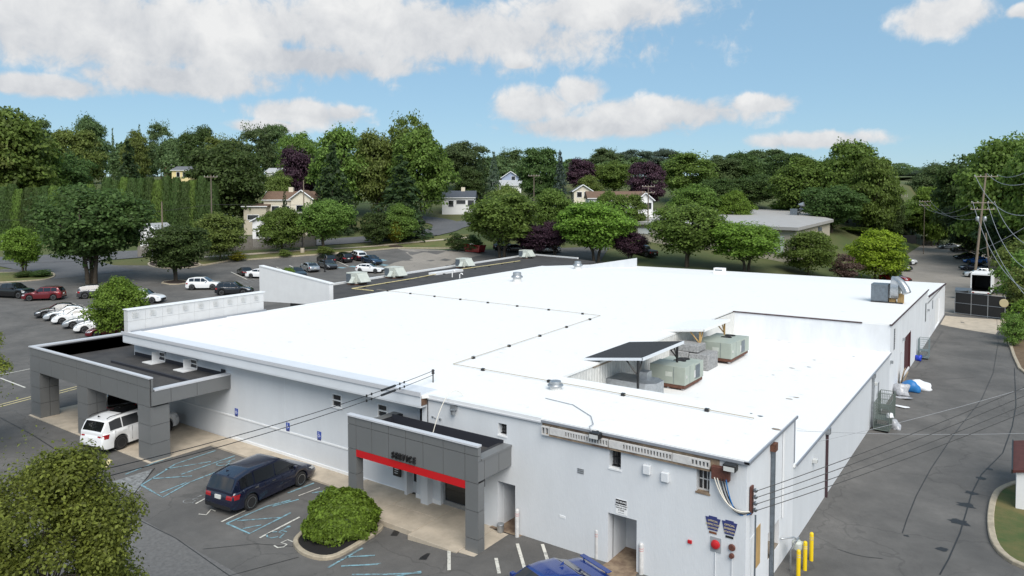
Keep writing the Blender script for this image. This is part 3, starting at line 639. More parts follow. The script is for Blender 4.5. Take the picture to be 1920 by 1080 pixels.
for x in (-44.6,-41.0):
    w=wbox('window','trim_white',x,x+.05,YL-.5,YL-.02,3.68,4.26); wbox('window','trim_white',x+.05,x+.75,YL-.06,YL-.01,3.68,3.74); wbox('window','trim_white',x+.7,x+.75,YL-.06,YL-.01,3.74,4.26); wbox('window','trim_white',x+.05,x+.75,YL-.06,YL-.01,4.2,4.26); wbox('window','trim_white',x+.05,x+.7,YL-.05,YL-.01,3.95,3.99)
    wbox('pane','glass',x+.05,x+.7,YL-.02,YL-.008,3.7,4.24); wbox('ledge','trim_white',x-.35,x+.75,YL-.95,YL-.07,3.645,3.70)
# ---- SERVICE canopy
sc=wmb(MB().box(-23.83,-16.64,21.29,21.42,3.5,4.38).box(-23.83,-16.64,21.29,21.75,2.70,3.5).box(-17.2,-16.64,21.6,YN,3.04,3.86).box(-23.83,-23.3,21.6,YL,3.04,3.86).box(-23.3,-17.2,21.75,YN,3.1,3.5),'service_canopy','joint')
cutsS=[-23.34,-22.37,-21.37,-20.38,-19.42,-18.35,-17.24]
clad(sc,'y',21.25,-23.87,-16.6,2.955,4.38,cutsS,[4.02],-.04)
clad(sc,'y',21.243,-23.34,-17.24,2.65,2.955,[-21.37,-19.42],[],-.04,gap=.004,m='red_strip')
clad(sc,'x',-16.64,21.25,YN-.01,3.02,3.80,[21.66,22.6],[],.04); clad(sc,'x',-16.64,21.25,21.45,3.8,4.38,[],[4.02],.04)
for x0,x1 in ((-23.87,-23.34),(-17.24,-16.6)):
    o=MB().box(x0+.04,x1-.04,21.29,21.62,.15,2.98).build('pillar_core','joint',None); P_(o,sc)
    for z0,z1 in ((.17,.75),(.75,1.85),(1.85,2.955)):
        clad(sc,'y',21.25,x0,x1,z0,z1,[],[],-.04); clad(sc,'x',x1-.04,21.25,21.66,z0,z1,[],[],.04)
for nm,mm,b in (('coping','coping',(-23.9,-16.58,21.2,21.46,4.38,4.45)),('coping','panel_grey',(-17.0,-16.57,21.46,YN-.01,3.80,3.88)),('coping','panel_grey',(-23.85,-23.4,21.46,YL,3.80,3.88)),('canopy_roof','dark_roofing',(-23.3,-17.0,21.46,YN-.05,3.48,3.54)),('wall_flashing','lining',(-23.3,-17.0,YN-.06,YN-.012,3.5,4.0)),('wall_flashing','lining',(-23.35,-23.25,21.46,YL,3.5,3.86))):
    o=MB().box(*b).build(nm,mm,None); P_(o,sc)
# vestibule under the SERVICE canopy
wbox('wall','stucco',-22.9,-22.75,23.78,YL+.3,.2,3.2); wbox('door','door_pale',-22.75,-22.2,24.2,24.26,.22,2.4); wbox('pane','glass_door',-22.68,-22.27,24.185,24.2,.75,2.05); wbox('pane','glass_door',-22.68,-22.27,24.185,24.2,2.12,2.35)
wbox('wall','stucco',-22.2,-20.75,23.85,24.5,.2,3.1); wbox('base_trim','trim_white',-22.22,-20.72,23.81,23.85,.22,.42)
df=MB().box(-20.72,-20.62,24.0,24.12,.22,2.6).box(-18.15,-18.05,24.0,24.12,.22,2.6).box(-19.45,-19.30,24.0,24.12,.22,2.6).box(-20.62,-18.15,24.0,24.12,.22,.42).box(-20.62,-18.15,24.0,24.12,2.4,2.6)
wmb(df,'door_frame','galv'); wbox('pane','glass_door',-20.62,-19.45,24.05,24.07,.42,2.4); wbox('pane','glass_door',-19.30,-18.15,24.05,24.07,.42,2.4)
wbox('ceiling','stucco',-22.9,-17.9,23.3,24.6,2.66,2.72)
wbox('jamb','black',-18.1,-17.98,YN+.01,24.2,.2,2.65)
wbox('recess_back','stucco',-17.35,-16.3,25.2,25.3,-.2,2.3); wbox('recess_side','stucco',-17.33,-17.3,YN+.4,25.2,-.2,2.25); wbox('recess_side','stucco',-16.43,-16.4,YN+.4,25.2,-.2,2.25); wbox('recess_ceiling','stucco',-17.4,-16.3,YN+.4,25.3,2.23,2.26)
wbox('recess_back','door_pale',-12.2,-11.0,25.0,25.06,-.2,2.2); wbox('recess_side','stucco',-12.23,-12.2,YN+.4,25.,-.2,2.2); wbox('recess_side','stucco',-11.03,-11.0,YN+.4,25.,-.2,2.2); wbox('recess_ceiling','stucco',-12.25,-10.95,YN+.4,25.1,2.185,2.2)
# windows in the near block
def dkwin(x0,x1,z0,z1,bars,horiz):
    w=wbox('window','rust',x0,x1,YN+.30,YN+.33,z0,z1); MB().box(x0+.02,x1-.02,YN+.27,YN+.285,z0+.05,z1-.03).build('pane','glass',w)
    fr=MB()
    for k in range(bars): xx=x0+(x1-x0)*(k+1)/(bars+1); fr.box(xx-.018,xx+.018,YN+.22,YN+.26,z0+.02,z1)
    for k in range(horiz): zz=z0+(z1-z0)*(k+1)/(horiz+1); fr.box(x0+.02,x1-.02,YN+.225,YN+.255,zz-.018,zz+.018)
    fr.box(x0,x1,YN+.2,YN+.27,z0,z0+.04); fr.build('frame','bollard_white' if bars>1 else 'trim_black',w)
    wbox('sill','concrete_dirty' if bars>1 else 'trim_white',x0-.03,x1+.03,YN-.03,YN+.28,z0-.06,z0+.003)
dkwin(-17.28,-16.85,4.17,4.66,1,2); dkwin(-12.15,-11.68,3.90,4.60,1,1); dkwin(-8.80,-8.34,3.80,4.58,2,1)
for x0,x1,z0,z1 in ((-13.51,-13.23,3.40,3.60),):
    v=MB()
    for k in range(3): v.box(x0,x1,YN-.02,YN-.001,z0+k*.07,z0+.045+k*.07)
    wmb(v,'vent','galv')
wbox('wall_plate','trim_white',-14.3,-14.04,YN-.015,YN,1.46,1.56)
# slotted light trough under the near eave: housings + grilles
xs=[(-15.05,-14.72,1),(-14.68,-14.0,0),(-14.0,-12.15,2),(-12.1,-11.55,0),(-11.55,-9.65,2),(-9.62,-8.95,0),(-8.95,-8.3,2)]
for i,(a,b,k) in enumerate(xs):
    z1=4.98; z0=z1-.27
    if k==1: z0-=.08
    mb=MB().box(a,b,YN-.17,YN-.03,z0,z0+.05).box(a,b,YN-.17,YN-.03,z1-.05,z1).box(a,b,YN-.06,YN-.03,z0,z1)
    if k==0: mb.box(a,b,YN-.17,YN-.06,z0+.05,z1-.05)
    else:
        n=max(2,int((b-a)/.115)); 
        for q in range(n+1): xx=a+(b-a)*q/n; mb.box(max(a,xx-.028),min(b,xx+.028),YN-.17,YN-.06,z0+.05,z1-.05)
    h=wmb(mb,'light_trough','bollard_white')
    MB().box(a+.01,b-.01,YN-.066,YN-.061,z0+.05,z1-.05).build('backing','galv_dark',h)
wbox('trough_base','concrete_dirty',-14.95,-8.3,YN-.14,YN-.03,4.62,4.705)
# downpipes, boxes, lamps fixed on walls
def downpipe(y,z0,z1,m,w=.09,head=True,x=XR):
    mb=MB().box(x+.02,x+.02+w,y-w/2,y+w/2,z0,z1); o=wmb(mb,'downpipe',m)
    if head: MB().prism([(x+.0,y-.16),(x+.2,y-.16),(x+.2,y+.16),(x,y+.16)],z1,z1+.28).build('head_box','rust' if m!='galv' else 'galv',o)
downpipe(26.35,-.3,4.75,'galv_dark',.13); downpipe(27.9,1.7,5.1,'trim_white',.06,False); downpipe(35.6,-.25,2.95,'dark_edge',.1,False); downpipe(48.6,-.25,2.95,'galv',.12); wbox('downpipe_head','galv',XR,XR+.2,35.45,35.75,2.9,3.18)
wbox('junction_box','galv',-11.1-.0+.9,-10.2+.25,YN-.12,YN,3.97,4.25) if False else None
for x,z in ((-10.62,4.17),(-9.92,4.05)): wbox('junction_box','stucco',x-.14,x+.14,YN-.14,YN-.001,z-.17,z+.17,bevel=.02)
wbox('cable_box','brown_box',-8.22,-7.62,YN-.2,YN-.002,4.42,4.86,bevel=.01)
wbox('bracket_board','brown_box',XR+.03,XR+.09,23.75,24.0,3.3,4.25)
for k in range(4): wmb(MB().lathe([(.05,0),(.07,.03),(.04,.06),(.07,.09),(.05,.13)],(XR+.2,23.75,4.15-k*.22),10,'y'),'insulator','galv_dark')
wmb(MB().tube([(XR+.2,23.85,3.3),(XR+.2,23.85,.2)],.03,6),'conduit','galv_dark'); wbox('meter_box','galv',XR+.02,XR+.3,23.7,24.1,.0,.35)
for k,(c,dz) in enumerate((('cable_white',.0),('cable_white',-.1),('wire',-.2),('wire',-.05),('plastic_blue',-.28))):
    a=Vector((-8.1+.1*k,YN-.22,4.5)); b=Vector((XR+.12,YN-.05+.05*k,3.55-.03*k)); m_=a.lerp(b,.45)+Vector((-.1,-.12,-.75+dz*.9))
    pts=[(a*(1-t)**2+m_*2*t*(1-t)+b*t*t) for t in np.linspace(0,1,14)]
    wmb(MB().tube(pts,.022,5),'cable',c)
def flood(x,z):
    o=wmb(MB().box(x-.22,x+.22,YN-.42,YN-.12,z-.12,z+.12),'flood_lamp','trim_black',bevel=.03); MB().box(x-.18,x+.18,YN-.43,YN-.419,z-.10,z+.05).build('lens','lamp_glass',o); MB().box(x-.04,x+.04,YN-.15,YN,z-.05,z+.12).build('arm','trim_black',o)
flood(-12.6,5.1); flood(-7.55,4.98)
wmb(MB().tube([(-12.75,YN-.3,5.2),(-12.9,YN-.2,5.35),(-13.0,YN+.3,5.3),(-13.6,YN+1.2,5.28),(-15,YN+2.2,5.27),(-16.5,YN+2.4,5.27)],.018,5),'cable','wire_grey')
o=wmb(MB().box(-19.75,-19.45,YN-.14,YN,4.83,5.02).lathe([(.09,-.22),(.09,-.08),(.14,0)],(-19.6,YN-.14,4.85),12),'wall_lamp','galv',bevel=0)
wmb(MB().box(-20.9,-20.8,YN-.04,YN,4.26,4.32).box(-20.75,-20.68,YN-.04,YN,4.24,4.28).lathe([(.05,0),(.05,.08)],(-20.4,YN-.08,4.27),10,'y'),'wall_fitting','galv')
bell=wmb(MB().box(-8.27,-7.91,YN-.03,YN-.001,1.86,2.36),'alarm_plate','door_grey'); MB().lathe([(.05,-.16),(.13,-.13),(.16,-.06),(.15,-.03)],(-8.09,YN,2.13),20,'y').build('bell','bell_red',bell,smooth=40)
wmb(MB().lathe([(.1,-.10),(.12,-.05),(.1,0)],(-7.53,YN,2.18),16,'y').lathe([(.07,-.14),(.09,-.05),(.07,0)],(-7.53,YN,1.9),14,'y'),'siren','brown_box',smooth=40)
wbox('call_point','bell_red',-9.08,-8.93,YN-.06,YN,1.9,2.02,bevel=.01); wbox('outlet_box','galv_dark',-8.0,-7.6,YN-.08,YN,.55,.85)
wmb(MB().tube([(-8.1,YN-.03,1.85),(-8.1,YN-.03,.8)],.015,5).tube([(-7.53,YN-.03,1.8),(-7.53,YN-.03,.85)],.015,5),'conduit','stucco_white')
for y,z in ((24.3,.9),(24.3,.3),(24.9,.5)): wmb(MB().tube([(XR,y,z),(XR+.6,y+.2,z-.35)],.02,5),'strut','black')
for y in (56.4,62.9,81.6): wbox('wall_lamp','galv',XR,XR+.18,y-.1,y+.1,3.0 if y>60 else 2.4,3.2 if y>60 else 2.6)
for y,z in ((33.0,2.3),(49.5,2.3)): wbox('wall_lamp','lamp_glass',XR,XR+.2,y-.12,y+.12,z,z+.18,bevel=.02)
# ---------------------------------------------------------------- lettering, signs
def text(s,size,depth,m,name,parent=None,M=None,bold=.0,align='CENTER'):
    c=bpy.data.curves.new('t','FONT'); c.body=s; c.size=size; c.extrude=depth; c.align_x=align; c.align_y='CENTER'; c.offset=bold
    o=bpy.data.objects.new('t',c); COL.objects.link(o); bpy.context.view_layer.update()
    me=bpy.data.meshes.new_from_object(o.evaluated_get(bpy.context.evaluated_depsgraph_get())); bpy.data.objects.remove(o)
    me.materials.clear(); me.materials.append(MATS[m]); q=bpy.data.objects.new(name,me)
    if M is not None: me.transform(M)
    return link(q,parent)
FRONT=lambda x,y,z:Matrix.Translation((x,y,z))@Matrix.Rotation(math.pi/2,4,'X')     # text facing -Y
x=-21.05
for ch,dx in zip('SERVICE',(0,.20,.40,.61,.80,.97,1.20)):
    o=text(ch,.36,.05,'black','letter',None,None,.004)
    o.data.transform(FRONT(0,0,0))
    if ch=='S' and dx==0: LR=thing('sign_lettering','black raised letters reading SERVICE on the smaller grey canopy','sign',(x,21.18,3.2))
    o.parent=LR; o.location=(dx,0,0); o.scale=(.66,1,1)
def plain_sign(name,label,x,z,w,h,m,y,cat='sign',group=None,th=.012,loc=True):
    t=thing(name,label,cat,(x,y,z),0,group); MB().box(-w/2,w/2,-th,0,-h/2,h/2).build('plate',m,t); return t
for (x,lab) in ((-36.4,'blue accessible-parking sign nearest the large entrance canopy'),(-31.75,'blue accessible-parking sign, middle one of three on the white front wall'),(-29.2,'blue accessible-parking sign nearest the SERVICE canopy')):
    t=plain_sign('accessible_sign',lab,x,1.74,.3,.36,'sign_blue',YL-.002,'sign','accessible parking signs on the front wall')
    MB().box(-.14,.14,-.016,-.012,-.30,-.19).build('lower_plate','sign_navy',t)
    s=MB().tube([(-.02,-.016,.08),(-.01,-.016,-.0),(.06,-.016,-.0),(.08,-.016,-.09)],.012,5).tube([(-.02+.0+.07*math.cos(a),-.016,-.045+.07*math.sin(a)) for a in np.linspace(2.2,6.0,9)],.01,5).lathe([(.02,-.02),(.02,-.012)],(-.02,0,.12),10,'y')
    s.build('wheelchair_symbol','sign_white',t)
t=plain_sign('no_idling_sign','white and black NO IDLING sign above the recessed doorway',-11.65,2.52,.46,.56,'sign_white',YN-.002)
MB().box(-.22,.22,-.016,-.012,.10,.27).build('header','black',t)
text('NO IDLING',.082,.002,'sign_white','lettering',t,FRONT(0,-.019,.185),.002)
for k,(s,sz) in enumerate((('DIESEL POWERED',.062),('VEHICLES OVER',.062),('5 TONS',.07))): text(s,sz,.002,'black','lettering',t,FRONT(0,-.016,.045-k*.085),.001)
MB().box(-.12,.12,-.0135,-.012,-.225,-.21).build('small_print','galv_dark',t)
for x,z,l2,lab in ((-8.2,2.82,'INSPECTION','keystone-shaped sign reading OFFICIAL INSPECTION STATION on near white wall'),(-7.63,2.82,'EMISSION','keystone-shaped sign reading OFFICIAL EMISSION STATION at the wall corner')):
    t=thing('keystone_sign',lab,'sign',(x,YN-.002,z),0,'keystone station signs')
    K=[(-.10,.25),(-.10,.20),(.10,.20),(.10,.25),(.26,.13)]
    pts=[(-.14,.24),(.14,.24),(.14,.19),(.26,.19),(.16,-.24),(-.16,-.24),(-.26,.19),(-.14,.19)]
    mb=MB(); n=len(pts); mb.add([(p[0],0,p[1]) for p in pts]+[(p[0],-.02,p[1]) for p in pts],[tuple(range(n)),tuple(range(2*n-1,n-1,-1))]+[(i,(i+1)%n,n+(i+1)%n,n+i) for i in range(n)]); mb.build('plate','sign_navy',t)
    for k,s in enumerate(('OFFICIAL',l2,'STATION')): text(s,.085,.002,'sign_gold','lettering',t,FRONT(0,-.023,.08-k*.12),.001)
    MB().box(-.13,.13,-.02,-.001,-.36,-.29).build('number_plate','rusty' if x<-8 else 'black',t)
t=plain_sign('hours_board','small black notice board on the wall left of the service door',-23.55,1.10,.48,.46,'black',YL-.08,th=.06)
for k in range(3): MB().box(-.14,.12-.03*k,-.064,-.06,.1-k*.1,.13-k*.1).build('lettering','sign_white',t)
# ---------------------------------------------------------------- roof plant
def grid_fan(mb,cx,cy,z,r):
    for q in (.35,.65,1.): mb.lathe([(r*q-.02,0),(r*q,.02),(r*q+.02,0)],(cx,cy,z),20)
    for k in range(6): 
        a=k*math.pi/6; mb.tube([(cx-r*math.cos(a),cy-r*math.sin(a),z+.015),(cx+r*math.cos(a),cy+r*math.sin(a),z+.015)],.012,4)
def rooftop_unit(label,x0,x1,y0,y1,z0):
    t=thing('rooftop_unit',label,'air conditioner',((x0+x1)/2,(y0+y1)/2,z0),0,'large green rooftop units on the low roof'); w=(x1-x0)/2; d=(y1-y0)/2; H=1.32
    MB().box(-w,w,-d,d*.02,.30,H).build('cabinet','hvac',t,bevel=.015); MB().box(-w*.98,w*1.0,d*.06,d,.30,H-.06).build('cabinet','hvac',t,bevel=.015)
    MB().box(-w*.95,w*.95,-d*.98,d*.98,.1,.30).build('base_rail','rust',t)
    for a in (-.8,0,.8): 
        for b in (-.85,.85): MB().box(w*a-.06,w*a+.06,d*b-.06,d*b+.06,-.02,.1).build('foot','trim_white',t)
    MB().box(-w*.1,w*.28,-d-.012,-d,.72,.98).build('access_panel','hvac_pale',t); MB().box(w*.36,w*.38,-d-.008,-d,.32,H-.02).build('seam','galv_dark',t); MB().box(w,w+.008,-d*.5,-d*.48,.32,H-.02).build('seam','galv_dark',t)
    lv=MB()
    for k in range(9): lv.box(w,w+.015,d*.1+k*.08,d*.14+k*.08,.4,H-.15)
    lv.build('coil_grille','galv_dark',t)
    for b in (.3,.72):
        f=MB(); grid_fan(f,-.0,d*b,H-.06,.36 if w>1 else .3); f.build('fan_grille','trim_black',t)
    MB().box(w-.02,w+.02,-.05,.12,.5,.9).box(w,w+.05,-d*.9,-d*.86,.7,.85).build('control_box','bollard_white',t)
    return t
rooftop_unit('green-grey rooftop unit beside the black lean-to, nearer of the pair',-17.0,-14.88,37.75,40.6,3.24)
rooftop_unit('green-grey rooftop unit under the white lean-to, farther of the pair',-17.2,-14.9,45.7,49.4,3.30)
def lean_to(label,x0,x1,y0,y1,zb,zf,top,m2,lm):
    t=thing('lean_to_shelter',label,'shelter',((x0+x1)/2,(y0+y1)/2,3.24)); w=(x1-x0)/2; d=(y1-y0)/2; a=zb-3.24; b=zf-3.24
    MB().add([(-w,-d,a),(w,-d,b),(w,d,b),(-w,d,a),(-w,-d,a+.05),(w,-d,b+.05),(w,d,b+.05),(-w,d,a+.05)],[(3,2,1,0),(4,5,6,7),(0,1,5,4),(1,2,6,5),(2,3,7,6),(3,0,4,7)]).build('roof',top,t)
    MB().add([(-w-.02,-d-.04,a-.08),(w+.04,-d-.04,b-.08),(w+.04,-d-.04,b+.06),(-w-.02,-d-.04,a+.06),(-w-.02,-d-.002,a-.08),(w+.04,-d-.002,b-.08),(w+.04,-d-.002,b+.06),(-w-.02,-d-.002,a+.06)],[(0,1,2,3),(7,6,5,4),(3,2,6,7),(0,4,5,1)]).build('fascia',m2,t)
    MB().box(w+.002,w+.05,-d-.04,d,b-.10,b+.06).build('fascia',m2,t)
    for q in (-d+.15,d-.15):
        MB().box(w-.35,w-.25,q-.05,q+.05,0,b-.0).build('post',lm,t)
        MB().tube([(w-.3,q,b-.95),(w-1.0,q,a+(b-a)*(1-1.0/(2*w))-.06)],.045,4).build('brace',lm,t); MB().tube([(w-.3,q,b-.95),(w-.3,q+(.6 if q<0 else -.6),b-.06)],.045,4).build('brace',lm,t)
    return t
lean_to('lean-to shelter with black shingle roof over ductwork on the low roof',-18.9,-15.5,33.5,39.0,5.32,5.75,'shingle_dark','fascia','trim_black')
lean_to('lean-to shelter with white roof on pale timber braces',-19.0,-16.2,44.2,49.2,5.29,5.6,'membrane','membrane','lumber')
t=thing('duct_box','curved grey sheet metal duct housing under the black lean-to','duct',(-16.7,35.3,3.24))
MB().loft([[(-1.4,-.8,z),(.9,-.8,z),(1.35,-.4,z),(1.4,.5,z),(.9,.9,z),(-1.3,.9,z)] for z in (.2,.95)]).build('housing','galv',t); MB().box(.2,.7,-.1,.5,.95,1.4).build('riser','galv',t); MB().box(-1.2,1.2,-.6,.7,-.02,.2).build('stand','rust',t)
t=thing('insulated_duct','square duct wrapped in peeling silver insulation under the white lean-to','duct',(-16.8,43.6,3.24))
MB().box(-1.3,.0,-.5,1.3,.0,1.05).build('wrap','insulation',t,bevel=.04); MB().box(.03,1.3,-.5,1.3,.0,1.0).build('wrap','insulation',t,bevel=.04); MB().box(-1.2,.6,-.4,1.,1.05,1.5).build('upper_wrap','insulation',t,bevel=.04)
def mushroom(label,x,y,z,r,h):
    t=thing('roof_vent',label,'vent',(x,y,z),0,'round metal roof vents')
    MB().lathe([(r*.75,-.02),(r*.75,h*.45),(r*.8,h*.45)],(0,0,0),24).build('curb','membrane_grey',t,smooth=40)
    MB().lathe([(r,h*.42),(r*1.02,h*.5),(r*.9,h*.62),(r*.74,h*.64),(r*.74,h*.8),(r*.70,h*.96),(r*.3,h)],(0,0,0),24).build('hood','galv',t,smooth=40)
mushroom('round metal roof vent, left of the two on the far roof',-44.1,63.4,5.24,.62,1.05); mushroom('round metal roof vent standing farthest back near the dark roof',-46.3,80.3,5.2,.62,1.05); mushroom('low round metal vent near the front edge of the white roof',-17.0,27.5,5.24,.36,.4)
t=thing('vent_box','white square vent box at the back roof edge','vent',(-33.4,97,4.1)); MB().box(-.7,.7,-.5,.5,-.1,.7).build('box','membrane',t); MB().box(-.5,.5,-.52,-.5,.35,.5).build('slot','galv_dark',t)
def pack(label,x,y,z,s=1.,rz=0.):
    t=thing('packaged_unit',label,'air conditioner',(x,y,z),rz,'pale packaged units on the dark roof')
    MB().box(-1.1*s,.6*s,-.9*s,.9*s,.15,1.45*s).build('cabinet','hvac_pale',t,bevel=.02); MB().box(-1.12*s,-.3*s,-.915*s,-.9*s,.3,1.3*s).build('coil_grille','galv_dark',t)
    MB().add([(.61*s,-.8*s,1.35*s),(.61*s,.8*s,1.35*s),(1.35*s,.8*s,.35),(1.35*s,-.8*s,.35),(.61*s,-.8*s,.35),(.61*s,.8*s,.35)],[(0,1,2,3),(0,3,4),(1,5,2),(3,2,5,4)]).build('intake_hood','hvac_pale',t)
    MB().add([(-.1*s,-.92*s,1.0*s),(.45*s,-.92*s,1.0*s),(.5*s,-1.45*s,.3),(-.15*s,-1.45*s,.3),(-.1*s,-.92*s,.3),(.45*s,-.92*s,.3)],[(0,1,2,3),(0,3,4),(1,5,2)]).build('side_hood','hvac_pale',t)
    MB().box(-1.05*s,.55*s,-.85*s,.85*s,-.02,.15).build('curb','rust',t)
for (cx,cy,lab) in ((672,533,'pale packaged unit nearest the white wing wall'),(742,521,'pale packaged unit, second from the white wing wall on the dark roof'),(872,502,'pale packaged unit in the middle of the dark roof'),(988,484,'pale packaged unit at the far corner of the dark roof')):
    r=ray(cx,cy); t_=(4.5-HC)/r[2]; p=CAM+r*t_; pack(lab,p[0],p[1],4.5,.95)
r=ray(882,470); p=CAM+r*((3.6-HC)/r[2]); pack('small pale packaged unit beside the red skip behind the dark roof',p[0],p[1],4.5*.9,.7)
# exhaust fan at the right edge
t=thing('exhaust_fan','galvanised exhaust blower with curved duct at the right roof edge','fan',(-8.9,68.6,5.24))
MB().box(-1.25,.05,-.7,.75,.0,1.55).build('plenum','galv_dark',t); MB().lathe([(.95,-.3),(.98,-.3),(.98,.3),(.95,.3)],(.55,.0,1.25),24,'x').build('scroll','galv',t,smooth=40)
MB().tube([(.6,-.3,2.0),(1.0,-.6,1.75),(1.35,-.8,1.3),(1.5,-.9,.95)],.34,14).build('outlet_duct','galv',t,smooth=50); MB().box(.1,.6,-.3,.3,.0,.35).box(.75,1.2,-.5,.1,.0,.8).build('motor','lumber',t); MB().box(-1.2,1.2,-.8,-.7,-.01,.1).build('skid','black',t)
# gas line on supports
gp=[(-50.9,49.2,5.32),(-25.3,47.3,5.32),(-23.9,28.5,5.32),(-15.9,28.35,5.32),(-8.2,28.0,5.32)]
t=thing('gas_pipe','thin tan gas pipe on blocks crossing the white roof','pipe',gp[0]); o0=Vector(gp[0])
MB().tube([Vector(p)-o0 for p in gp],.02,6).build('pipe','pipe_tan',t)
for a,b in zip(gp,gp[1:]):
    a=Vector(a);b=Vector(b); n=int((b-a).length/3.2)
    for k in range(n):
        q=a.lerp(b,(k+.5)/n)-o0; MB().box(q.x-.08,q.x+.08,q.y-.08,q.y+.08,-.09,.04).build('support','trim_black',t)
r0=lambda px_,py_,z:Vector(CAM+ray(px_,py_)*((z-HC)/ray(px_,py_)[2]))
gp2=[r0(700,545,4.62),r0(660,541,4.62),r0(775,522,4.62),r0(870,504,4.62),r0(975,489,4.62)]
t=thing('gas_pipe','yellow gas pipe running along the dark roof past the packaged units','pipe',gp2[0]); MB().tube([p-gp2[0] for p in gp2],.05,6).build('pipe','paint_yellow',t)
for k in range(10):
    q=gp2[1].lerp(gp2[4],(k+.5)/10)-gp2[0]; MB().box(q.x-.12,q.x+.12,q.y-.12,q.y+.12,-.12,-.02).build('support','black',t)
for p,s in (((848,519),1),((862,521),.7)):
    q=r0(*p,5.24); t=tag(MB().tube([(0,0,-.05),(0,0,.6*s),(.12,.05,.75*s),(.28,.1,.72*s),(.32,.12,.55*s)],.06,8).build('vent_pipe','membrane',None,smooth=50,loc=q),'white gooseneck vent pipe at the edge of the dark roof' if s==1 else 'short white pipe stub beside the gooseneck vent','pipe')
# scuffs and debris on the white roof
for c,w,h in (((1455,805),.5,.12),((1480,748),.6,.1),((1493,745),.35,.1),((1425,780),.3,.07),((1485,690),.4,.1),((1516,688),.35,.08),((1527,675),.3,.07),((1600,668),.25,.07),((1450,703),.25,.06),((1408,775),.12,.05),((1330,768),.1,.06)):
    z=5.25 if (c[0]<1470 and c[1]>740) else 3.25
    q=r0(*c,z); n=9; P=[(q.x+w*.5*math.cos(a)*random.uniform(.5,1.1),q.y+h*math.sin(a)*random.uniform(.6,1.3)) for a in np.linspace(0,6.28,n+1)[:-1]]
    o=sheet('roof_scuff',P,.004,'lumber_old' if random.random()<.5 else 'galv_dark',1.,flat=z-.002); o['kind']='stuff'
for a,b in (((1370,584),(1640,617)),((1385,618),(1668,652))): pass
# ---------------------------------------------------------------- bollards
def bollard(label,c,h,r,m,band,group,off=0.):
    p=G(*c); t=thing('bollard',label,'bollard',p,0,group)
    MB().lathe([(r,-.1),(r,h-.05),(r*.9,h-.01),(r*.5,h+.02)],(0,0,0),16).build('post',m,t,smooth=50)
    for z in ((h-.18,),(h-.26,)) if band else (): MB().lathe([(r*1.04,z[0]),(r*1.04,z[0]+.03)],(0,0,0),16).build('band',band,t)
bollard('yellow bollard nearest the camera by the gas meter',(1496.5,1086),1.1,.075,'yellow_paint','paint_yellow','yellow bollards by the gas meter'); bollard('middle yellow bollard of the three by the gas meter',(1509,1069),1.1,.075,'yellow_paint','paint_yellow','yellow bollards by the gas meter'); bollard('yellow bollard farthest along the side wall',(1521,1051),1.1,.075,'yellow_paint','paint_yellow','yellow bollards by the gas meter')
for c,lab in (((969.5,1006),'white bollard beside the SERVICE canopy recess'),((1119,1047),'white bollard left of the NO IDLING doorway'),((1202,1076),'white bollard right of the NO IDLING doorway')): bollard(lab,c,1.12,.085,'bollard_white','pink_band','white bollards along the near wall')
# gas meter set
t=thing('gas_meter','grey gas meter and pipework on the right side wall','gas meter',(XR+.45,28.2,-.2))
MB().tube([(0,-.6,-.1),(0,-.6,.9),(.1,-.3,1.1),(.1,.1,1.1),(.1,.3,.9),(.1,.3,-.1)],.035,8).tube([(-.4,-.5,1.15),(0,-.2,1.2),(.15,.1,1.0)],.03,8).build('pipes','galv',t,smooth=50)
MB().lathe([(.17,0),(.2,.1),(.2,.25),(.12,.32)],(.1,-.1,.75),14).build('meter','hvac_pale',t,smooth=40); MB().lathe([(.16,0),(.16,.06),(.07,.1)],(.2,.25,.8),14).build('regulator','hvac',t,smooth=40)
t=tag(MB().lathe([(.13,0),(.15,.3),(.16,.31),(.15,.34)],(0,0,0),14).build('bucket','galv',None,smooth=40,loc=(-17.0,23.25,.24)),'small galvanised bucket by the recess right of the SERVICE canopy','bucket')
# ---------------------------------------------------------------- wires and poles
def sag(a,b,s,n=18,k=1.): 
    a=Vector(a);b=Vector(b); return [a+(b-a)*float(t)-Vector((0,0,4*s*t*(1-t))) for t in np.linspace(0,k,n)]
def wire(label,a,b,s,r=.012,m='wire',group=None,k=1.):
    o=MB().tube([p-Vector(a) for p in sag(a,b,s,24,k)],r,5).build('overhead_wire',m,None,loc=a); tag(o,label,'wire',group); return o
GW='service wires from the near wall corner to the right'
for k,(py,lab) in enumerate(((728,'uppermost'),(744,'second'),(761,'third'),(775,'lowest'))):
    e=Vector(CAM+ray(1935,py-8)*26.0)
    wire(f'{lab} of four dark service wires leaving the near building corner',(XR+.2,23.68,4.15-k*.22),e,.12,.013,'wire',GW,1.7)
mast=Vector(( -20.2,23.0,5.24)); mtop=Vector(CAM+ray(812,706)*31.)
P0=r0(812,717,5.24)
t=thing('service_mast','short insulated wire mast standing on the front roof edge','mast',P0); MB().tube([(0,0,0),(0,0,.62)],.03,6).build('mast','trim_black',t); MB().lathe([(.06,0),(.08,.05),(.05,.1),(.08,.15),(.05,.22)],(0,0,.4),10).build('insulator','trim_black',t)
for k,(y0,y1,lab) in enumerate(((712,933,'upper of two dark wires crossing the front facade'),(719,950,'lower of two dark wires crossing the front facade'))):
    a=P0+Vector((0,0,.55-k*.2)); e=Vector(CAM+ray(-40,y1)*17.)
    o=wire(lab,a,e,.35,.014,'wire','wires crossing the front facade',1.6)
    pts=sag(a,e,.35,60); 
    MB().tube([p-a for p in pts[9:13]],.05,6).build('sleeve','trim_black',o)
    for q in (7,8,14,15): MB().lathe([(.035,-.05),(.035,.05)],tuple(pts[q]-a),6).build('spacer','trim_black',o)
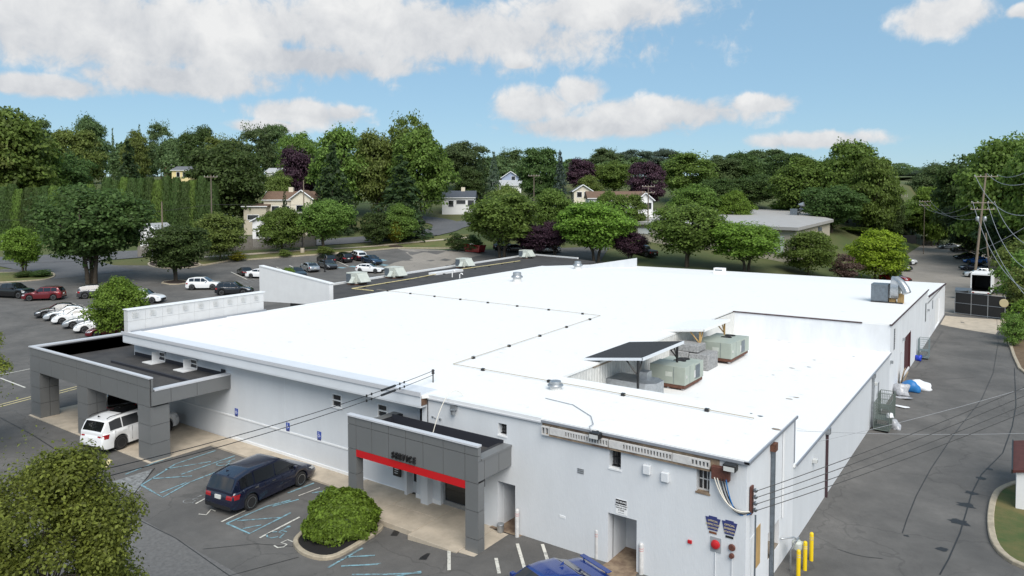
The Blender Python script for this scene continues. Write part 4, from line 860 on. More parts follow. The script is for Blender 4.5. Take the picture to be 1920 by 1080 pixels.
wire('thin pale cable arching from the SERVICE canopy to the roof',(-19.9,22.2,3.55),r0(868,742,5.3),-1.0,.018,'cable_white')
wire('thin cable from the step edge across the driveway',(XR+.1,29.7,4.6),tuple(CAM+ray(1935,812)*32),.1,.009,'wire_grey',None,1.6); wire('thin cable running from the low wall toward the right edge',(XR+.05,33.,3.2),tuple(CAM+ray(1935,724)*34),.1,.009,'wire_grey',None,1.6)
def pole(label,base,h,r,arms,lean=(0,0),m='pole_wood',trans=False,rz=None,armw=2.4):
    t=thing('utility_pole',label,'utility pole',base,rz if rz is not None else YAW); top=Vector((lean[0],lean[1],h))
    MB().tube([(0,0,-.5),top*.5,top],r,10,r*.62).build('pole',m,t,smooth=50)
    for z in arms:
        c=top*(z/h); a=MB().box(c.x-armw/2,c.x+armw/2,c.y-.16,c.y-.04,z-.06,z+.06).build('crossarm','lumber_old',t)
        for s in (-.95,-.45,.45,.95): MB().lathe([(.03,0),(.06,.05),(.04,.1),(.06,.15),(.03,.2)],(c.x+s*armw/2,c.y-.1,z+.06),8).build('insulator','bollard_white',a)
    if trans:
        for s in (-1,1): 
            c=top*.60; MB().lathe([(.22,0),(.25,.05),(.25,.62),(.2,.7)],(c.x+s*.55,c.y-.1,h*.60),14).build('transformer','galv',t,smooth=40)
    return t,top
pb=G(1824,548); ph=((548-325)*depth(pb.x,pb.y)/F)*1.0
big,btop=pole('tall weathered utility pole with transformers beside the box truck',pb,ph,.21,(ph*.975,ph*.755,ph*.70),(1.45,0),trans=True,armw=3.6)
MB().tube([(3.2,.4,-.3),(1.75,.1,ph*.50)],.13,8,.10).build('brace_pole','pole_wood',big)
W0=lambda u,z: Vector(pb)+Matrix.Rotation(YAW,3,'Z')@Vector((1.45*z/ph+u,-.1,z))
for k,(u,zf,e,s) in enumerate(((-1.7,.99,(1960,395),2.4),(0.1,1.0,(1960,330),1.2),(1.7,.99,(1960,300),.8),(-1.6,.765,(1960,560),3.0),(.6,.765,(1960,515),2.6),(1.7,.765,(1960,470),1.6),(.2,.62,(1960,590),1.6),(.2,.36,(1960,402),.3))):
    wire(f'{("first","second","third","fourth","fifth","sixth","seventh","eighth")[k]} pale line from the tall pole toward the right, counted from its top',W0(u,ph*zf),tuple(CAM+ray(*e)*58),s,.03,'wire_grey','lines from the tall pole',1.4)
fp=[]
for (c,top_y,d,lab) in ((1733,375,165,'small utility pole with crossarm half hidden by shrubs behind the rear lane'),(1692,365,210,'faint distant utility pole in the valley gap')):
    b=atd(c,d); h=max(6.,elev(top_y,d)-b.z); t,tp=pole(lab,b,h,.09,(h*.97,h*.9),(0,0),'bark_pale',armw=2.6); fp.append((b,h))
for k,u in enumerate((-1.4,0,1.4)):
    wire(f'{("left","middle","right")[k]} line between the tall pole and the small pole behind the lane',W0(u,ph*(.76-.05*k)),tuple(fp[0][0]+Vector((u*.8,u*.6,fp[0][1]*.97))),2.2,.025,'wire_grey','lines behind the lane')
for (c,ty,d,h0,lab,mm) in ((397,328,140,None,'pale utility pole with one crossarm left of the big lawn tree','bark_pale'),(304,378,128,None,'short brown utility pole in front of the tall hedge','pole_wood'),(570,338,150,None,'utility pole standing in front of the brown-roofed house','pole_wood'),(1001,327,165,None,'utility pole with crossarm behind the round green trees','bark_pale'),(1215,347,150,None,'utility pole with double crossarm beside the white gable','bark_pale')):
    b=atd(c,d); h=elev(ty,d)-b.z
    pole(lab,b,h,.16,(h*.97,) if 'one crossarm' in lab or 'with crossarm' in lab else ((h*.97,h*.86) if 'double' in lab else ()),(0,0),mm,armw=2.6)
wire('thin line strung along the street past the hedge',tuple(atd(-60,128)+Vector((0,0,7))),tuple(atd(397,140)+Vector((0,0,8.5))),1.,.03,'wire'); wire('thin line strung along the street before the dark spruces',tuple(atd(397,140)+Vector((0,0,8.5))),tuple(atd(1001,165)+Vector((0,0,8.))),1.,.03,'wire')
# ---------------------------------------------------------------- vehicles
KIND={ # L,W, wheel r, wheel x (rear,front), belt, lower-body top profile, greenhouse profile, glass splits
 'sedan':dict(L=4.85,W=1.84,r=.335,wx=(1.02,3.85),body=[(0,.62),(.06,.86),(.2,1.0),(.8,1.03),(1.3,1.0),(3.3,.98),(3.7,.96),(4.3,.84),(4.65,.70),(4.8,.58),(4.85,.48)],gh=[(.72,1.0),(1.45,1.37),(2.1,1.45),(2.6,1.43),(3.45,.96)],side=(1.15,3.1),spl=(2.15,)),
 'hatch':dict(L=4.5,W=1.84,r=.34,wx=(.85,3.55),body=[(0,.55),(.05,.8),(.18,1.0),(.8,1.03),(3.0,.98),(3.5,.95),(4.05,.84),(4.35,.70),(4.47,.58),(4.5,.48)],gh=[(.12,1.0),(.75,1.36),(1.5,1.44),(2.3,1.42),(3.25,.95)],side=(.65,2.9),spl=(1.05,1.95)),
 'suv':dict(L=4.65,W=1.88,r=.365,wx=(.92,3.65),body=[(0,.6),(.05,.85),(.12,1.08),(.8,1.12),(3.1,1.07),(3.6,1.04),(4.2,.95),(4.5,.80),(4.62,.66),(4.65,.5)],gh=[(.08,1.08),(.42,1.58),(1.2,1.69),(2.4,1.67),(3.3,1.04)],side=(.5,2.95),spl=(1.2,2.05)),
 'bigsuv':dict(L=5.25,W=2.02,r=.41,wx=(1.12,4.2),body=[(0,.65),(.04,.95),(.1,1.18),(.8,1.22),(3.6,1.2),(4.0,1.18),(4.8,1.1),(5.1,.98),(5.22,.75),(5.25,.6)],gh=[(.06,1.2),(.38,1.76),(1.2,1.89),(3.0,1.87),(3.9,1.18)],side=(.45,3.55),spl=(1.25,2.35)),
 'minivan':dict(L=5.2,W=2.0,r=.36,wx=(1.02,4.05),body=[(0,.55),(.05,.85),(.12,1.06),(.8,1.1),(3.8,1.0),(4.2,.97),(4.75,.86),(5.05,.70),(5.17,.58),(5.2,.48)],gh=[(.08,1.06),(.40,1.60),(1.2,1.74),(2.9,1.72),(4.15,.98)],side=(.45,3.75),spl=(1.25,2.45)),
 'pickup':dict(L=5.75,W=2.02,r=.41,wx=(1.25,4.85),body=[(0,.75),(.03,1.1),(.08,1.24),(1.9,1.24),(4.0,1.22),(4.5,1.2),(5.3,1.12),(5.6,1.0),(5.72,.8),(5.75,.62)],gh=[(2.0,1.22),(2.22,1.78),(2.9,1.88),(3.6,1.86),(4.4,1.2)],side=(2.3,4.05),spl=(3.05,)),
 'roadster':dict(L=4.0,W=1.72,r=.31,wx=(.8,3.1),body=[(0,.5),(.05,.72),(.2,.84),(.9,.86),(2.5,.82),(2.9,.8),(3.5,.70),(3.8,.58),(3.95,.48),(4.0,.42)],gh=[(.75,.84),(1.15,1.16),(1.6,1.22),(1.9,1.2),(2.55,.80)],side=(1.25,2.3),spl=())}
WHEEL={}
def wheel_mesh(r,near):
    k=(round(r,3),near)
    if k in WHEEL: return WHEEL[k]
    n=28 if near else 16
    ty=MB().lathe([(r*.66,-.11),(r*.9,-.115),(r*.99,-.08),(r,0),(r*.99,.08),(r*.9,.115),(r*.66,.11)],(0,0,0),n,'y').build('tyre','tyre',smooth=45)
    rm=MB().lathe([(r*.1,-.085),(r*.66,-.07),(r*.68,-.11),(r*.62,-.112),(r*.58,-.05),(r*.1,-.04)],(0,0,0),n,'y')
    for q in range(5 if not near else 10):
        a=2*math.pi*q/(5 if not near else 10); M=Matrix.Rotation(a,4,'Y'); rm.box(-.028,.028,-.108,-.07,0.03,r*.64,M)
    rm=rm.build('rim','rim',smooth=40)
    WHEEL[k]=(ty.data,rm.data); bpy.data.objects.remove(ty); bpy.data.objects.remove(rm); return WHEEL[k]
def car(label,kind,color,pos,ang,group=None,near=False,roofm=None,cat=None,rails=False,sun=False,rimdark=False):
    K=KIND[kind]; L,W,r=K['L'],K['W'],K['r']; root=thing('pickup_truck' if kind=='pickup' else 'parked_car',label,cat or ('pickup truck' if kind=='pickup' else 'car'),pos,math.radians(ang),group)
    cm='car_'+color; x0=-L/2
    # pitch to follow the ground
    fx,fy=math.cos(math.radians(ang)),math.sin(math.radians(ang)); dz=g(pos[0]+fx*1.4,pos[1]+fy*1.4)-g(pos[0]-fx*1.4,pos[1]-fy*1.4); root.rotation_euler=(0,-math.atan2(dz,2.8),math.radians(ang))
    sx=sorted(set([0,.03,.08,.16,.3,.5]+[L-q for q in (0,.03,.08,.16,.3,.5)]+[wx+r*1.16*q for wx in K['wx'] for q in (-1.0,-.98,-.9,-.7,-.45,-.2,0,.2,.45,.7,.9,.98,1.0)]+list(np.arange(.6,L-.5,.3))))
    def halfw(x):
        e=min(x,L-x); w=W/2
        if e<.55: w*=1-.16*((.55-e)/.55)**2
        if x>L*.7: w*=1-.05*((x-L*.7)/(L*.3))
        return w
    def zlow(x):
        zb=.24 if min(x,L-x)>.2 else .24+.12*(1-min(x,L-x)/.2)
        for wx in K['wx']:
            R=r*1.16
            if abs(x-wx)<R: zb=max(zb,r+math.sqrt(max(0,R*R-(x-wx)**2))-.0)
        return zb
    def sec(x):
        w=halfw(x); zb=zlow(x); zt=pl(x,K['body'])
        if zt<zb+.05: zb=zt-.05
        pts=[(0,zb),(.86*w,zb),(.97*w,zb+.04*(zt-zb)),(1.0*w,zb+.35*(zt-zb)),(1.0*w,zb+.62*(zt-zb)),(.985*w,zb+.80*(zt-zb)),(.95*w,zb+.93*(zt-zb)),(.88*w,zt-.005),(.6*w,zt+.012),(0,zt+.02)]
        return [(x+x0,-a,z) for a,z in pts]+[(x+x0,a,z) for a,z in reversed(pts[1:-1])]
    body=MB().loft([sec(x) for x in sx]).build('body',cm,root,smooth=38)
    # greenhouse
    gh=K['gh']; ga,gb=gh[0][0],gh[-1][0]; gx=sorted(set([p[0] for p in gh]+list(np.linspace(ga,gb,18)))); belt=lambda x: pl(x,K['body'])
    def wroof(x): return W/2*.74
    def zr(x): return pl(x,gh)
    zroof=max(p[1] for p in gh)
    def side_y(x,z):
        b=belt(x); f=(z-b)/max(.05,(zroof-b)); f=max(0,min(1,f)); return halfw(x)*.93*(1-f)+wroof(x)*f
    rings=[]
    for x in gx:
        zt=zr(x); b=belt(x)-.03; zt=max(zt,b+.012); y0=halfw(x)*.93; ym=side_y(x,zt-.04)
        e=[(y0,b),(side_y(x,b+.55*(zt-b)),b+.55*(zt-b)),(ym,b+.90*(zt-b)),(ym*.93,b+.975*(zt-b)),(ym*.6,zt+.012),(0,zt+.02)]
        rings.append([(x+x0,-a,z) for a,z in e]+[(x+x0,a,z) for a,z in reversed(e[:-1])])
    gmat=cm if roofm is None else roofm
    MB().loft(rings,True,True).build('cabin',gmat,root,smooth=40)
    def glass_top(xa,xb,inset,name):       # windscreen or rear window patch
        v=[];n=6;k=7
        for i in range(n+1):
            x=xa+(xb-xa)*i/n; yy=side_y(x,zr(x))*inset
            for j in range(k+1):
                t=-1+2*j/k; v.append((x+x0,t*yy,zr(x)+.02-.014*abs(t)**2+.012))
        dz_=.0
        MB().add(v,[(i*(k+1)+j,i*(k+1)+j+1,(i+1)*(k+1)+j+1,(i+1)*(k+1)+j) for i in range(n) for j in range(k)]).build(name,'car_glass',root,smooth=60)
    glass_top(gh[0][0]+.06*(gh[1][0]-ga),gh[1][0]-.04,.86,'rear_window'); glass_top(gh[-2][0]+.05,gb-.06*(gb-gh[-2][0]),.88,'windscreen')
    sa,sb=K['side']; cuts=[sa]+list(K['spl'])+[sb]
    for s in (-1,1):
        for a,b in zip(cuts,cuts[1:]):
            v=[];n=5
            xa,xb=a+.035,b-.035
            for i in range(n+1):
                x=xa+(xb-xa)*i/n; lo=belt(x)+.035; hi=max(lo+.02,min(zr(x)-.075,zroof-.11))
                for z in (lo,(lo+hi)/2,hi): v.append((x+x0,s*(side_y(x,z)+.010),z))
            MB().add(v,[(i*3+j,i*3+j+1,(i+1)*3+j+1,(i+1)*3+j) for i in range(n) for j in range(2)]).build('side_window','car_glass',root)
        # lamps wrapped round the corners
        bt=pl(L*.4,K['body'])
        for rear,m_,nm,f0,f1 in ((True,'tail_red','tail_light',.70,.90),(False,'head_lamp','headlight',.60,.74)):
            v=[]; sgn=-1 if rear else 1
            for z in (bt*f0,bt*(f0+f1)/2,bt*f1):
                xs2=np.linspace(0,.6,61) if rear else np.linspace(L,L-.9,91)
                xe=next((q for q in xs2 if pl(q,K['body'])>=z+.03),xs2[-1])
                row=[(xe+sgn*.014,halfw(xe)*.56),(xe+sgn*.012,halfw(xe)*.80),(xe+sgn*.004,halfw(xe)*.945),(xe-sgn*.10,halfw(xe-sgn*.10)+.005),(xe-sgn*.30,halfw(xe-sgn*.30)+.005)]
                v+=[(a+x0,s*b,z) for a,b in row]
            MB().add(v,[(r_*5+k,r_*5+k+1,r_*5+k+6,r_*5+k+5) for r_ in range(2) for k in range(4)]).build(nm,m_,root)
        m=MB().box(x0+K['gh'][-1][0]-.62,x0+K['gh'][-1][0]-.45,s*(W/2-.02),s*(W/2+.16),belt(3)+.02,belt(3)+.16).build('mirror',cm,root,bevel=.02)
        if near:
            for xd in (sa+.75,sa+1.75): MB().box(x0+xd,x0+xd+.2,s*(halfw(xd)*.992),s*(halfw(xd)*.992+.03),belt(xd)-.14,belt(xd)-.10).build('door_handle','chrome' if color=='navy' else cm,root)
            for xd in (sa+.3,sa+1.35,sa+2.4): 
                if xd<gb: MB().box(x0+xd,x0+xd+.008,s*halfw(xd)*.985,s*(halfw(xd)+.0015),.42,belt(xd)-.03).build('door_gap','black',root)
    MB().box(x0-.016,x0+.05,-.17,.17,.72 if kind not in('sedan','roadster','hatch') else .66,.88 if kind not in('sedan','roadster','hatch') else .80).build('number_plate','plate',root)
    MB().box(x0-.008,x0+.12,-W*.40,W*.40,.30,.46).build('rear_bumper_trim','trim_black',root); MB().box(x0+L-.1,x0+L+.012,-W*.33,W*.33,.34,.60).build('grille','trim_black',root)
    MB().box(x0+.3,x0+L-.3,-W*.38,W*.38,.16,.62).build('underbody','black_rubber',root)
    ty,rm=wheel_mesh(r,near)
    for wx in K['wx']:
        for s in (-1,1):
            w=bpy.data.objects.new('wheel',ty); link(w,root); w.location=(x0+wx,s*(W/2-.125),r); w.rotation_euler=(0,0,0 if s<0 else math.pi)
            q=bpy.data.objects.new('rim',rm); link(q,w)
            if rimdark: q.material_slots[0].link='OBJECT'; q.material_slots[0].material=MATS['rim_dark']
    if rails:
        for s in (-1,1): MB().tube([(x0+gh[1][0]+.1,s*W*.335,zroof-.02),(x0+gh[1][0]+.3,s*W*.335,zroof+.05),(x0+gh[-2][0]-.2,s*W*.335,zroof+.05),(x0+gh[-2][0],s*W*.335,zroof-.02)],.022,6).build('roof_rail','trim_black',root)
    if sun: MB().box(x0+gh[2][0]+.35,x0+gh[-2][0]-.02,-W*.26,W*.26,zroof+.0,zroof+.026).build('sunroof','car_glass',root)
    if kind=='pickup': MB().box(x0+.12,x0+1.9,-W*.40,W*.40,1.235,1.27).build('bed_cover','trim_black',root)
    if near: MB().add([(x0+gh[1][0]+.1,-.03,zroof-.0),(x0+gh[1][0]+.1,.03,zroof),(x0+gh[1][0]+.28,0,zroof+.0),(x0+gh[1][0]+.1,0,zroof+.11)],[(0,1,2),(0,2,3),(1,3,2),(0,3,1)]).build('antenna_fin',cm if color!='white' else 'trim_black',root)
    return root
# foreground
p=(-28.78,20.4); car('dark navy minivan parked in the accessible bays before the front wall','minivan','navy',(p[0],p[1],g(*p)),97,near=True,rails=False)
p=(-41.6,20.75); car('white full-size SUV with glass roof pulling under the large canopy','bigsuv','white',(p[0],p[1],.03),103,near=True,rails=True,sun=True,rimdark=True)
p=(-47.9,23.0); car('black SUV standing in shade under the large canopy','suv','black',(p[0],p[1],.03),160)
pb_=G(1055,1092); car('metallic blue sedan with boot spoiler nosing out of the bottom edge','sedan','blue',(-12.35,19.2,g(-12.35,19.2)),249,near=True)
q=[o for o in bpy.data.objects if o.get('label','').startswith('metallic blue sedan')][0]
MB().box(-2.36,-2.16,-.74,.74,1.07,1.10).box(-2.3,-2.2,-.6,-.56,.98,1.08).box(-2.3,-2.2,.56,.6,.98,1.08).build('spoiler','car_blue',q,bevel=.012)
RW='cars in the left parking row'
row=[((113,592),'gunmetal','gunmetal grey sedan, farthest left of the angled row'),((130,597),'pale','pale silver sedan with dark sunroof, second in the angled row'),((146,603),'white','white sedan with dark roof glass, third in the angled row'),((167,611),'silver','silver sedan fourth in the angled row, beside the bright tree'),((189,619),'white','white sedan fifth in the angled row, half behind the bright tree'),((212,628),'maroon','maroon sedan behind the foot of the bright tree')]
for i,(c,col,lab) in enumerate(row):
    P=G(*c); car(lab,'sedan',col,P,246,RW,sun=(i in (1,2)))
for c,k,col,a,lab,kw in (((22,557),'pickup','black',24,'black pickup truck at the left picture edge',{}),((83,562),'suv','maroon',226,'dark red SUV beside the black pickup',dict(rails=True)),((184,557),'suv','gunmetal',62,'two-tone grey SUV behind the bright green tree',{}),((272,567),'suv','white',35,'white SUV peeking out right of the bright green tree',{}),
   ((384,542),'suv','white',40,'white SUV parked by the tree island',{}),((440,552),'suv','slate',40,'slate SUV half hidden by the white wing wall',dict(rails=True)),((459,515),'roadster','black',160,'small black roadster at the near end of the far row',dict(roofm='trim_black')),((492,521),'sedan','white',25,'white sedan with dark glass roof behind the wing wall top',dict(sun=True)),
   ((556,519),'sedan','slate',-17,'slate sedan partly behind the small bush in the lot',{}),((580,508),'sedan','silver',163,'silver sedan in the far row seen from behind',{}),((614,503),'sedan','gunmetal',-17,'dark grey sedan parked nose to the camera next to the silver one',{}),((611,493),'suv','black',163,'black SUV in the rear rank, leftmost',{}),((643,490),'suv','black',163,'black SUV in the rear rank with bright bumper, second',{}),((669,486),'suv','blush',163,'dark plum SUV with a white roof in the rear rank',dict(roofm='car_white')),((697,494),'sedan','steel',-14,'steel blue sedan at the right end of the far row',{}),((694,511),'hatch','white',20,'white hatchback just showing above the dark roof edge',{}),
   ((1027,473),'sedan','silver',215,'silver sedan between the purple trees',{}),((968,472),'sedan','black',30,'dark sedan behind the first purple tree',{}),((1206,478),'pickup','black',160,'black pickup truck by the pale commercial building',{}),((946,468),'suv','slate',80,'dark SUV under the large round tree',{}),
   ((1778,467),'sedan','silver',195,'silver sedan farthest back in the rear lane row',{}),((1803,473),'suv','black',195,'black SUV second in the rear lane row',{}),((1812,486),'sedan','slate',195,'dark grey sedan in the middle of the rear lane row',{}),((1828,494),'hatch','skyblue',195,'bright blue hatchback in the rear lane row',{}),((1826,507),'sedan','navy',195,'navy sedan next to the bright blue hatchback',{}),((1835,520),'suv','pale',195,'pale silver jeep-like SUV nearest in the rear lane row',{}),
   ((1689,495),'pickup','white',-15,'white pickup at the left side of the rear lane',{}),((1684,507),'suv','gunmetal',-15,'grey SUV at the left side of the rear lane',{}),((1678,528),'sedan','red',-15,'red sedan roof just above the far building corner',{})):
    P=G(*c); car(lab,k,col,P,a,'cars in the far lot' if c[0]<900 else 'cars behind the building',**kw)
# box truck, open at the back
P=G(1842,556); t=thing('box_truck','white box truck with its open dark cargo box facing the camera','truck',P,math.radians(88))
MB().box(-3.,3.,-1.25,-1.2,1.,3.5).box(-3.,3.,1.2,1.25,1.,3.5).box(-3.,3.,-1.25,1.25,3.45,3.52).box(2.95,3.,-1.2,1.2,1.,3.45).box(-3.,3.,-1.25,1.25,.92,1.02).build('cargo_box','wall_white',t)
MB().box(-3.03,-2.95,-1.27,-1.13,.95,3.55).box(-3.03,-2.95,1.13,1.27,.95,3.55).box(-3.03,-2.95,-1.13,1.13,3.35,3.55).box(-3.06,-2.9,-1.2,1.2,.75,.95).build('rear_frame','trim_white',t); MB().box(-2.9,2.9,-1.19,1.19,1.03,1.05).build('cargo_floor','black',t); MB().box(-2.9,2.93,-1.195,-1.18,1.05,3.44).box(-2.9,2.93,1.18,1.195,1.05,3.44).box(2.9,2.94,-1.18,1.18,1.05,3.44).build('lining','black',t)
MB().box(3.2,5.,-1.05,1.05,.6,2.3).build('cab','car_white',t,bevel=.12); MB().box(-2.9,4.8,-.5,.5,.5,.85).build('chassis','black',t)
for x in (-1.6,4.1):
    for s in (-1,1): w=bpy.data.objects.new('wheel',wheel_mesh(.41,False)[0]); link(w,t); w.location=(x,s*1.0,.41); q=bpy.data.objects.new('rim',wheel_mesh(.41,False)[1]); link(q,w); w.rotation_euler=(0,0,0 if s<0 else math.pi)
for s in (-1,1): MB().box(-3.08,-3.03,s*.9-.12,s*.9+.12,.78,.9).build('tail_light','tail_red',t)
# skip
P=G(890,472); t=tag(MB().loft([[(-1.6,-.9,0),(1.6,-.9,0),(1.6,.9,0),(-1.6,.9,0)],[(-2.,-1.,1.5),(2.,-1.,1.3),(2.,1.,1.3),(-2.,1.,1.5)]]).build('skip','car_red',None,loc=P),'red metal waste skip at the corner of the far lot','skip')
# fenced refuse enclosure at the lane end
P0_,P1_=G(1790,588),G(1884,600); d=(P1_-P0_); Lg=d.length; t=thing('refuse_enclosure','black screened chain-link refuse pen across the lane','enclosure',P0_,math.atan2(d.y,d.x))
for k in range(4): MB().tube([(Lg*k/3,0,-.1),(Lg*k/3,0,2.75)],.045,8).build('post','galv',t)
for k in range(3): MB().box(Lg*k/3+.06,Lg*(k+1)/3-.06,-.012,.012,.12,2.65).build('screen_panel','screen_black',t)
for z in (.12,1.4,2.7): MB().tube([(0,-.03,z),(Lg,-.03,z)],.03,6).build('rail','galv',t)
for x in (0,Lg): 
    MB().box(x-.012,x+.012,.05,3.4,.12,2.65).build('screen_panel','screen_black',t); MB().tube([(x,3.4,-.1),(x,3.4,2.75)],.045,8).build('post','galv',t)
MB().lathe([(.45,-.03),(.5,0),(.45,.03)],(Lg-.1,-.12,1.95),18,'y').build('round_sign','sign_gold',t)
t=tag(MB().box(-1.2,1.2,-.25,.25,0,.5,Matrix.Rotation(.25,4,'Y')).box(-.9,1.5,.3,.7,.2,.6,Matrix.Rotation(-.2,4,'Y')).build('scrap_pile','rusty',None,loc=P0_+d*.3+Vector((0,1.2,1.4))),'rusty brown scrap heaped inside the black refuse pen','scrap')
t=tag(MB().loft([[(-.8,-.6,0),(.8,-.6,0),(.8,.6,0),(-.8,.6,0)],[(-1.,-.7,1.2),(1.,-.7,1.2),(1.,.7,1.5),(-1.,.7,1.5)]]).build('waste_bin','galv_dark',None,loc=G(1806,560)),'grey waste bin behind the refuse pen near the pole','bin')
# ---------------------------------------------------------------- clutter along the side wall
def roll_cage(label,c,w,d,h,rz,m,lean=0.):
    P=G(*c); t=thing('roll_cage',label,'trolley',P,rz,'wire roll cages by the side wall'); t.rotation_euler=(0,lean,rz)
    fr=MB()
    for x in (-w/2,w/2):
        for y in (-d/2,d/2): fr.tube([(x,y,.12),(x,y,h)],.022,6)
    for z in (.15,h): fr.tube([(-w/2,-d/2,z),(w/2,-d/2,z),(w/2,d/2,z),(-w/2,d/2,z),(-w/2,-d/2,z)],.022,6)
    fr.build('frame',m,t); ms=MB()
    for k in range(1,9):
        z=.15+(h-.15)*k/9
        ms.tube([(-w/2,-d/2,z),(w/2,-d/2,z)],.008,4).tube([(w/2,-d/2,z),(w/2,d/2,z)],.008,4).tube([(-w/2,d/2,z),(w/2,d/2,z)],.008,4).tube([(-w/2,-d/2,z),(-w/2,d/2,z)],.008,4)
    for k in range(1,8):
        a=-w/2+w*k/8; ms.tube([(a,-d/2,.15),(a,-d/2,h)],.008,4).tube([(a,d/2,.15),(a,d/2,h)],.008,4); b=-d/2+d*k/8; ms.tube([(w/2,b,.15),(w/2,b,h)],.008,4).tube([(-w/2,b,.15),(-w/2,b,h)],.008,4)
    ms.build('mesh_panels',m,t); MB().box(-w/2,w/2,-d/2,d/2,.12,.16).box(-w/2+.02,w/2-.02,-d/2+.02,d/2-.02,.75,.77).build('shelf',m,t)
    for x in (-w/2+.1,w/2-.1):
        for y in (-d/2+.1,d/2-.1): MB().lathe([(.06,-.02),(.06,.02)],(x,y,.06),10,'y').build('castor','black_rubber',t)
    return t
c1=roll_cage('green wire roll cage with a white bag against the side wall',(1655,806),.85,1.25,1.75,0,'cage'); c2=roll_cage('greenish wire cage directly behind the one with the white bag',(1662,786),.85,1.0,1.75,0,'cage'); roll_cage('grey-blue wire cage by the maroon roller door',(1732,672),.8,1.1,1.8,0,'cage_teal')
def blob(name,label,cat,c,s,m,n=10,seed=0,flat=.6,parent=None,z=0):
    rr=random.Random(seed); bm=bmesh.new(); bmesh.ops.create_icosphere(bm,subdivisions=3,radius=1)
    ph=[(rr.uniform(-3,3),rr.uniform(-3,3),rr.uniform(-3,3),rr.uniform(0,6)) for _ in range(7)]
    for v in bm.verts:
        k=1+sum(.09*math.sin(a*v.co.x*1.6+b*v.co.y*1.6+c_*v.co.z*1.6+e) for a,b,c_,e in ph); v.co*=k; v.co=Vector((v.co.x*s[0],v.co.y*s[1],max(-.2,v.co.z)*s[2]+.2*s[2]))
    me=bpy.data.meshes.new(name); bm.to_mesh(me); bm.free(); me.shade_smooth(); me.materials.append(MATS[m]); o=bpy.data.objects.new(name,me); P=G(*c) if not isinstance(c,Vector) else c; o.location=P+Vector((0,0,z)); link(o,parent)
    if label: tag(o,label,cat)
    return o
blob('rubbish_bag','grey plastic bag of rubbish nearest the corner of the white wall','bag',(1690,740),(.6,.55,.75),'plastic_clear',seed=1); blob('tarpaulin','blue tarpaulin bundle on the driveway by the wall','tarpaulin',(1707,733),(.75,.5,.55),'plastic_blue',seed=2); blob('plastic_wrap','white crumpled plastic wrap beside the blue tarpaulin','plastic wrap',(1722,729),(.85,.6,.5),'plastic_white',seed=3); blob('rubbish_bag','clear grey rubbish bag leaning on the front roll cage','bag',(1677,803),(.4,.4,.45),'plastic_clear',seed=4)
blob('white_bag','white bag hanging on the front roll cage','bag',G(1655,806)+Vector((.42,-.4,.95)),(.2,.2,.22),'plastic_white',seed=5)
blob('blue_bucket','bright blue plastic tub by the maroon roller door','tub',(1722,676),(.3,.3,.45),'blue_bin',seed=6)
for c,lab,s,m in (((1694,747),'flat sheet of clear plastic lying on the driveway',.75,'plastic_clear'),((1685,763),'long white strip lying beside the roll cage',.7,'plastic_white')):
    P=G(*c); n=10; Q=[(P.x+s*math.cos(a)*random.uniform(.6,1.1),P.y+s*.5*math.sin(a)*random.uniform(.6,1.2)) for a in np.linspace(0,6.28,n+1)[:-1]]
    mb=MB(); mb.add([(q[0]-P.x,q[1]-P.y,.03+random.uniform(0,.09)) for q in Q]+[(0,0,.1)],[(i,(i+1)%n,n) for i in range(n)]); tag(mb.build('plastic_sheet',m,None,loc=P),lab,'plastic sheet')
P=G(1690,722); t=tag(MB().box(-.04,.0,-.6,.5,0,1.4,Matrix.Rotation(.2,4,'Y')).box(.06,.12,-.5,.5,0,1.2,Matrix.Rotation(.3,4,'Y')).build('cardboard_sheets','cardboard',None,loc=(XR+.12,P.y,-.25)),'flattened cardboard and boards leaning on the white wall','cardboard')
# white shed with red-brown roof on the right island
P=G(1904,957); t=thing('shed','white shed with red-brown roof cut by the right picture edge','shed',(P.x,P.y,-.2))
MB().box(0,3.4,0,4.6,-.2,1.75).build('wall','wall_white',t); MB().add([(-.15,-.15,1.7),(3.6,-.15,2.6),(3.6,4.8,2.6),(-.15,4.8,1.7),(-.15,-.15,1.82),(3.6,-.15,2.72),(3.6,4.8,2.72),(-.15,4.8,1.82)],[(3,2,1,0),(4,5,6,7),(0,1,5,4),(1,2,6,5),(2,3,7,6),(3,0,4,7)]).build('roof','roof_red',t); MB().box(-.2,-.14,-.2,4.85,1.68,1.86).build('gutter','black',t)
# ---------------------------------------------------------------- trees
def leaf_mesh(name,C,Nn,size,mt):
    n=len(C); Nn=Nn/np.linalg.norm(Nn,axis=1,keepdims=True); a=np.cross(Nn,rng.normal(size=(n,3))); a/=np.linalg.norm(a,axis=1,keepdims=True)+1e-9; b=np.cross(Nn,a)
    s=size*rng.uniform(.6,1.35,(n,1)); fold=Nn*s*rng.uniform(-.25,.25,(n,1))
    V=np.stack([C-a*s,C-b*s*.62+fold,C+a*s,C+b*s*.62+fold],1).reshape(-1,3)
    me=bpy.data.meshes.new(name); me.vertices.add(4*n); me.vertices.foreach_set('co',V.ravel().astype(np.float32)); me.loops.add(4*n); me.loops.foreach_set('vertex_index',np.arange(4*n,dtype=np.int32)); me.polygons.add(n); me.polygons.foreach_set('loop_start',np.arange(0,4*n,4,dtype=np.int32)); me.polygons.foreach_set('loop_total',np.full(n,4,dtype=np.int32)); me.update(calc_edges=True); me.materials.append(MATS[mt]); return me
def sph(n): 
    v=rng.normal(size=(n,3)); return v/np.linalg.norm(v,axis=1,keepdims=True)
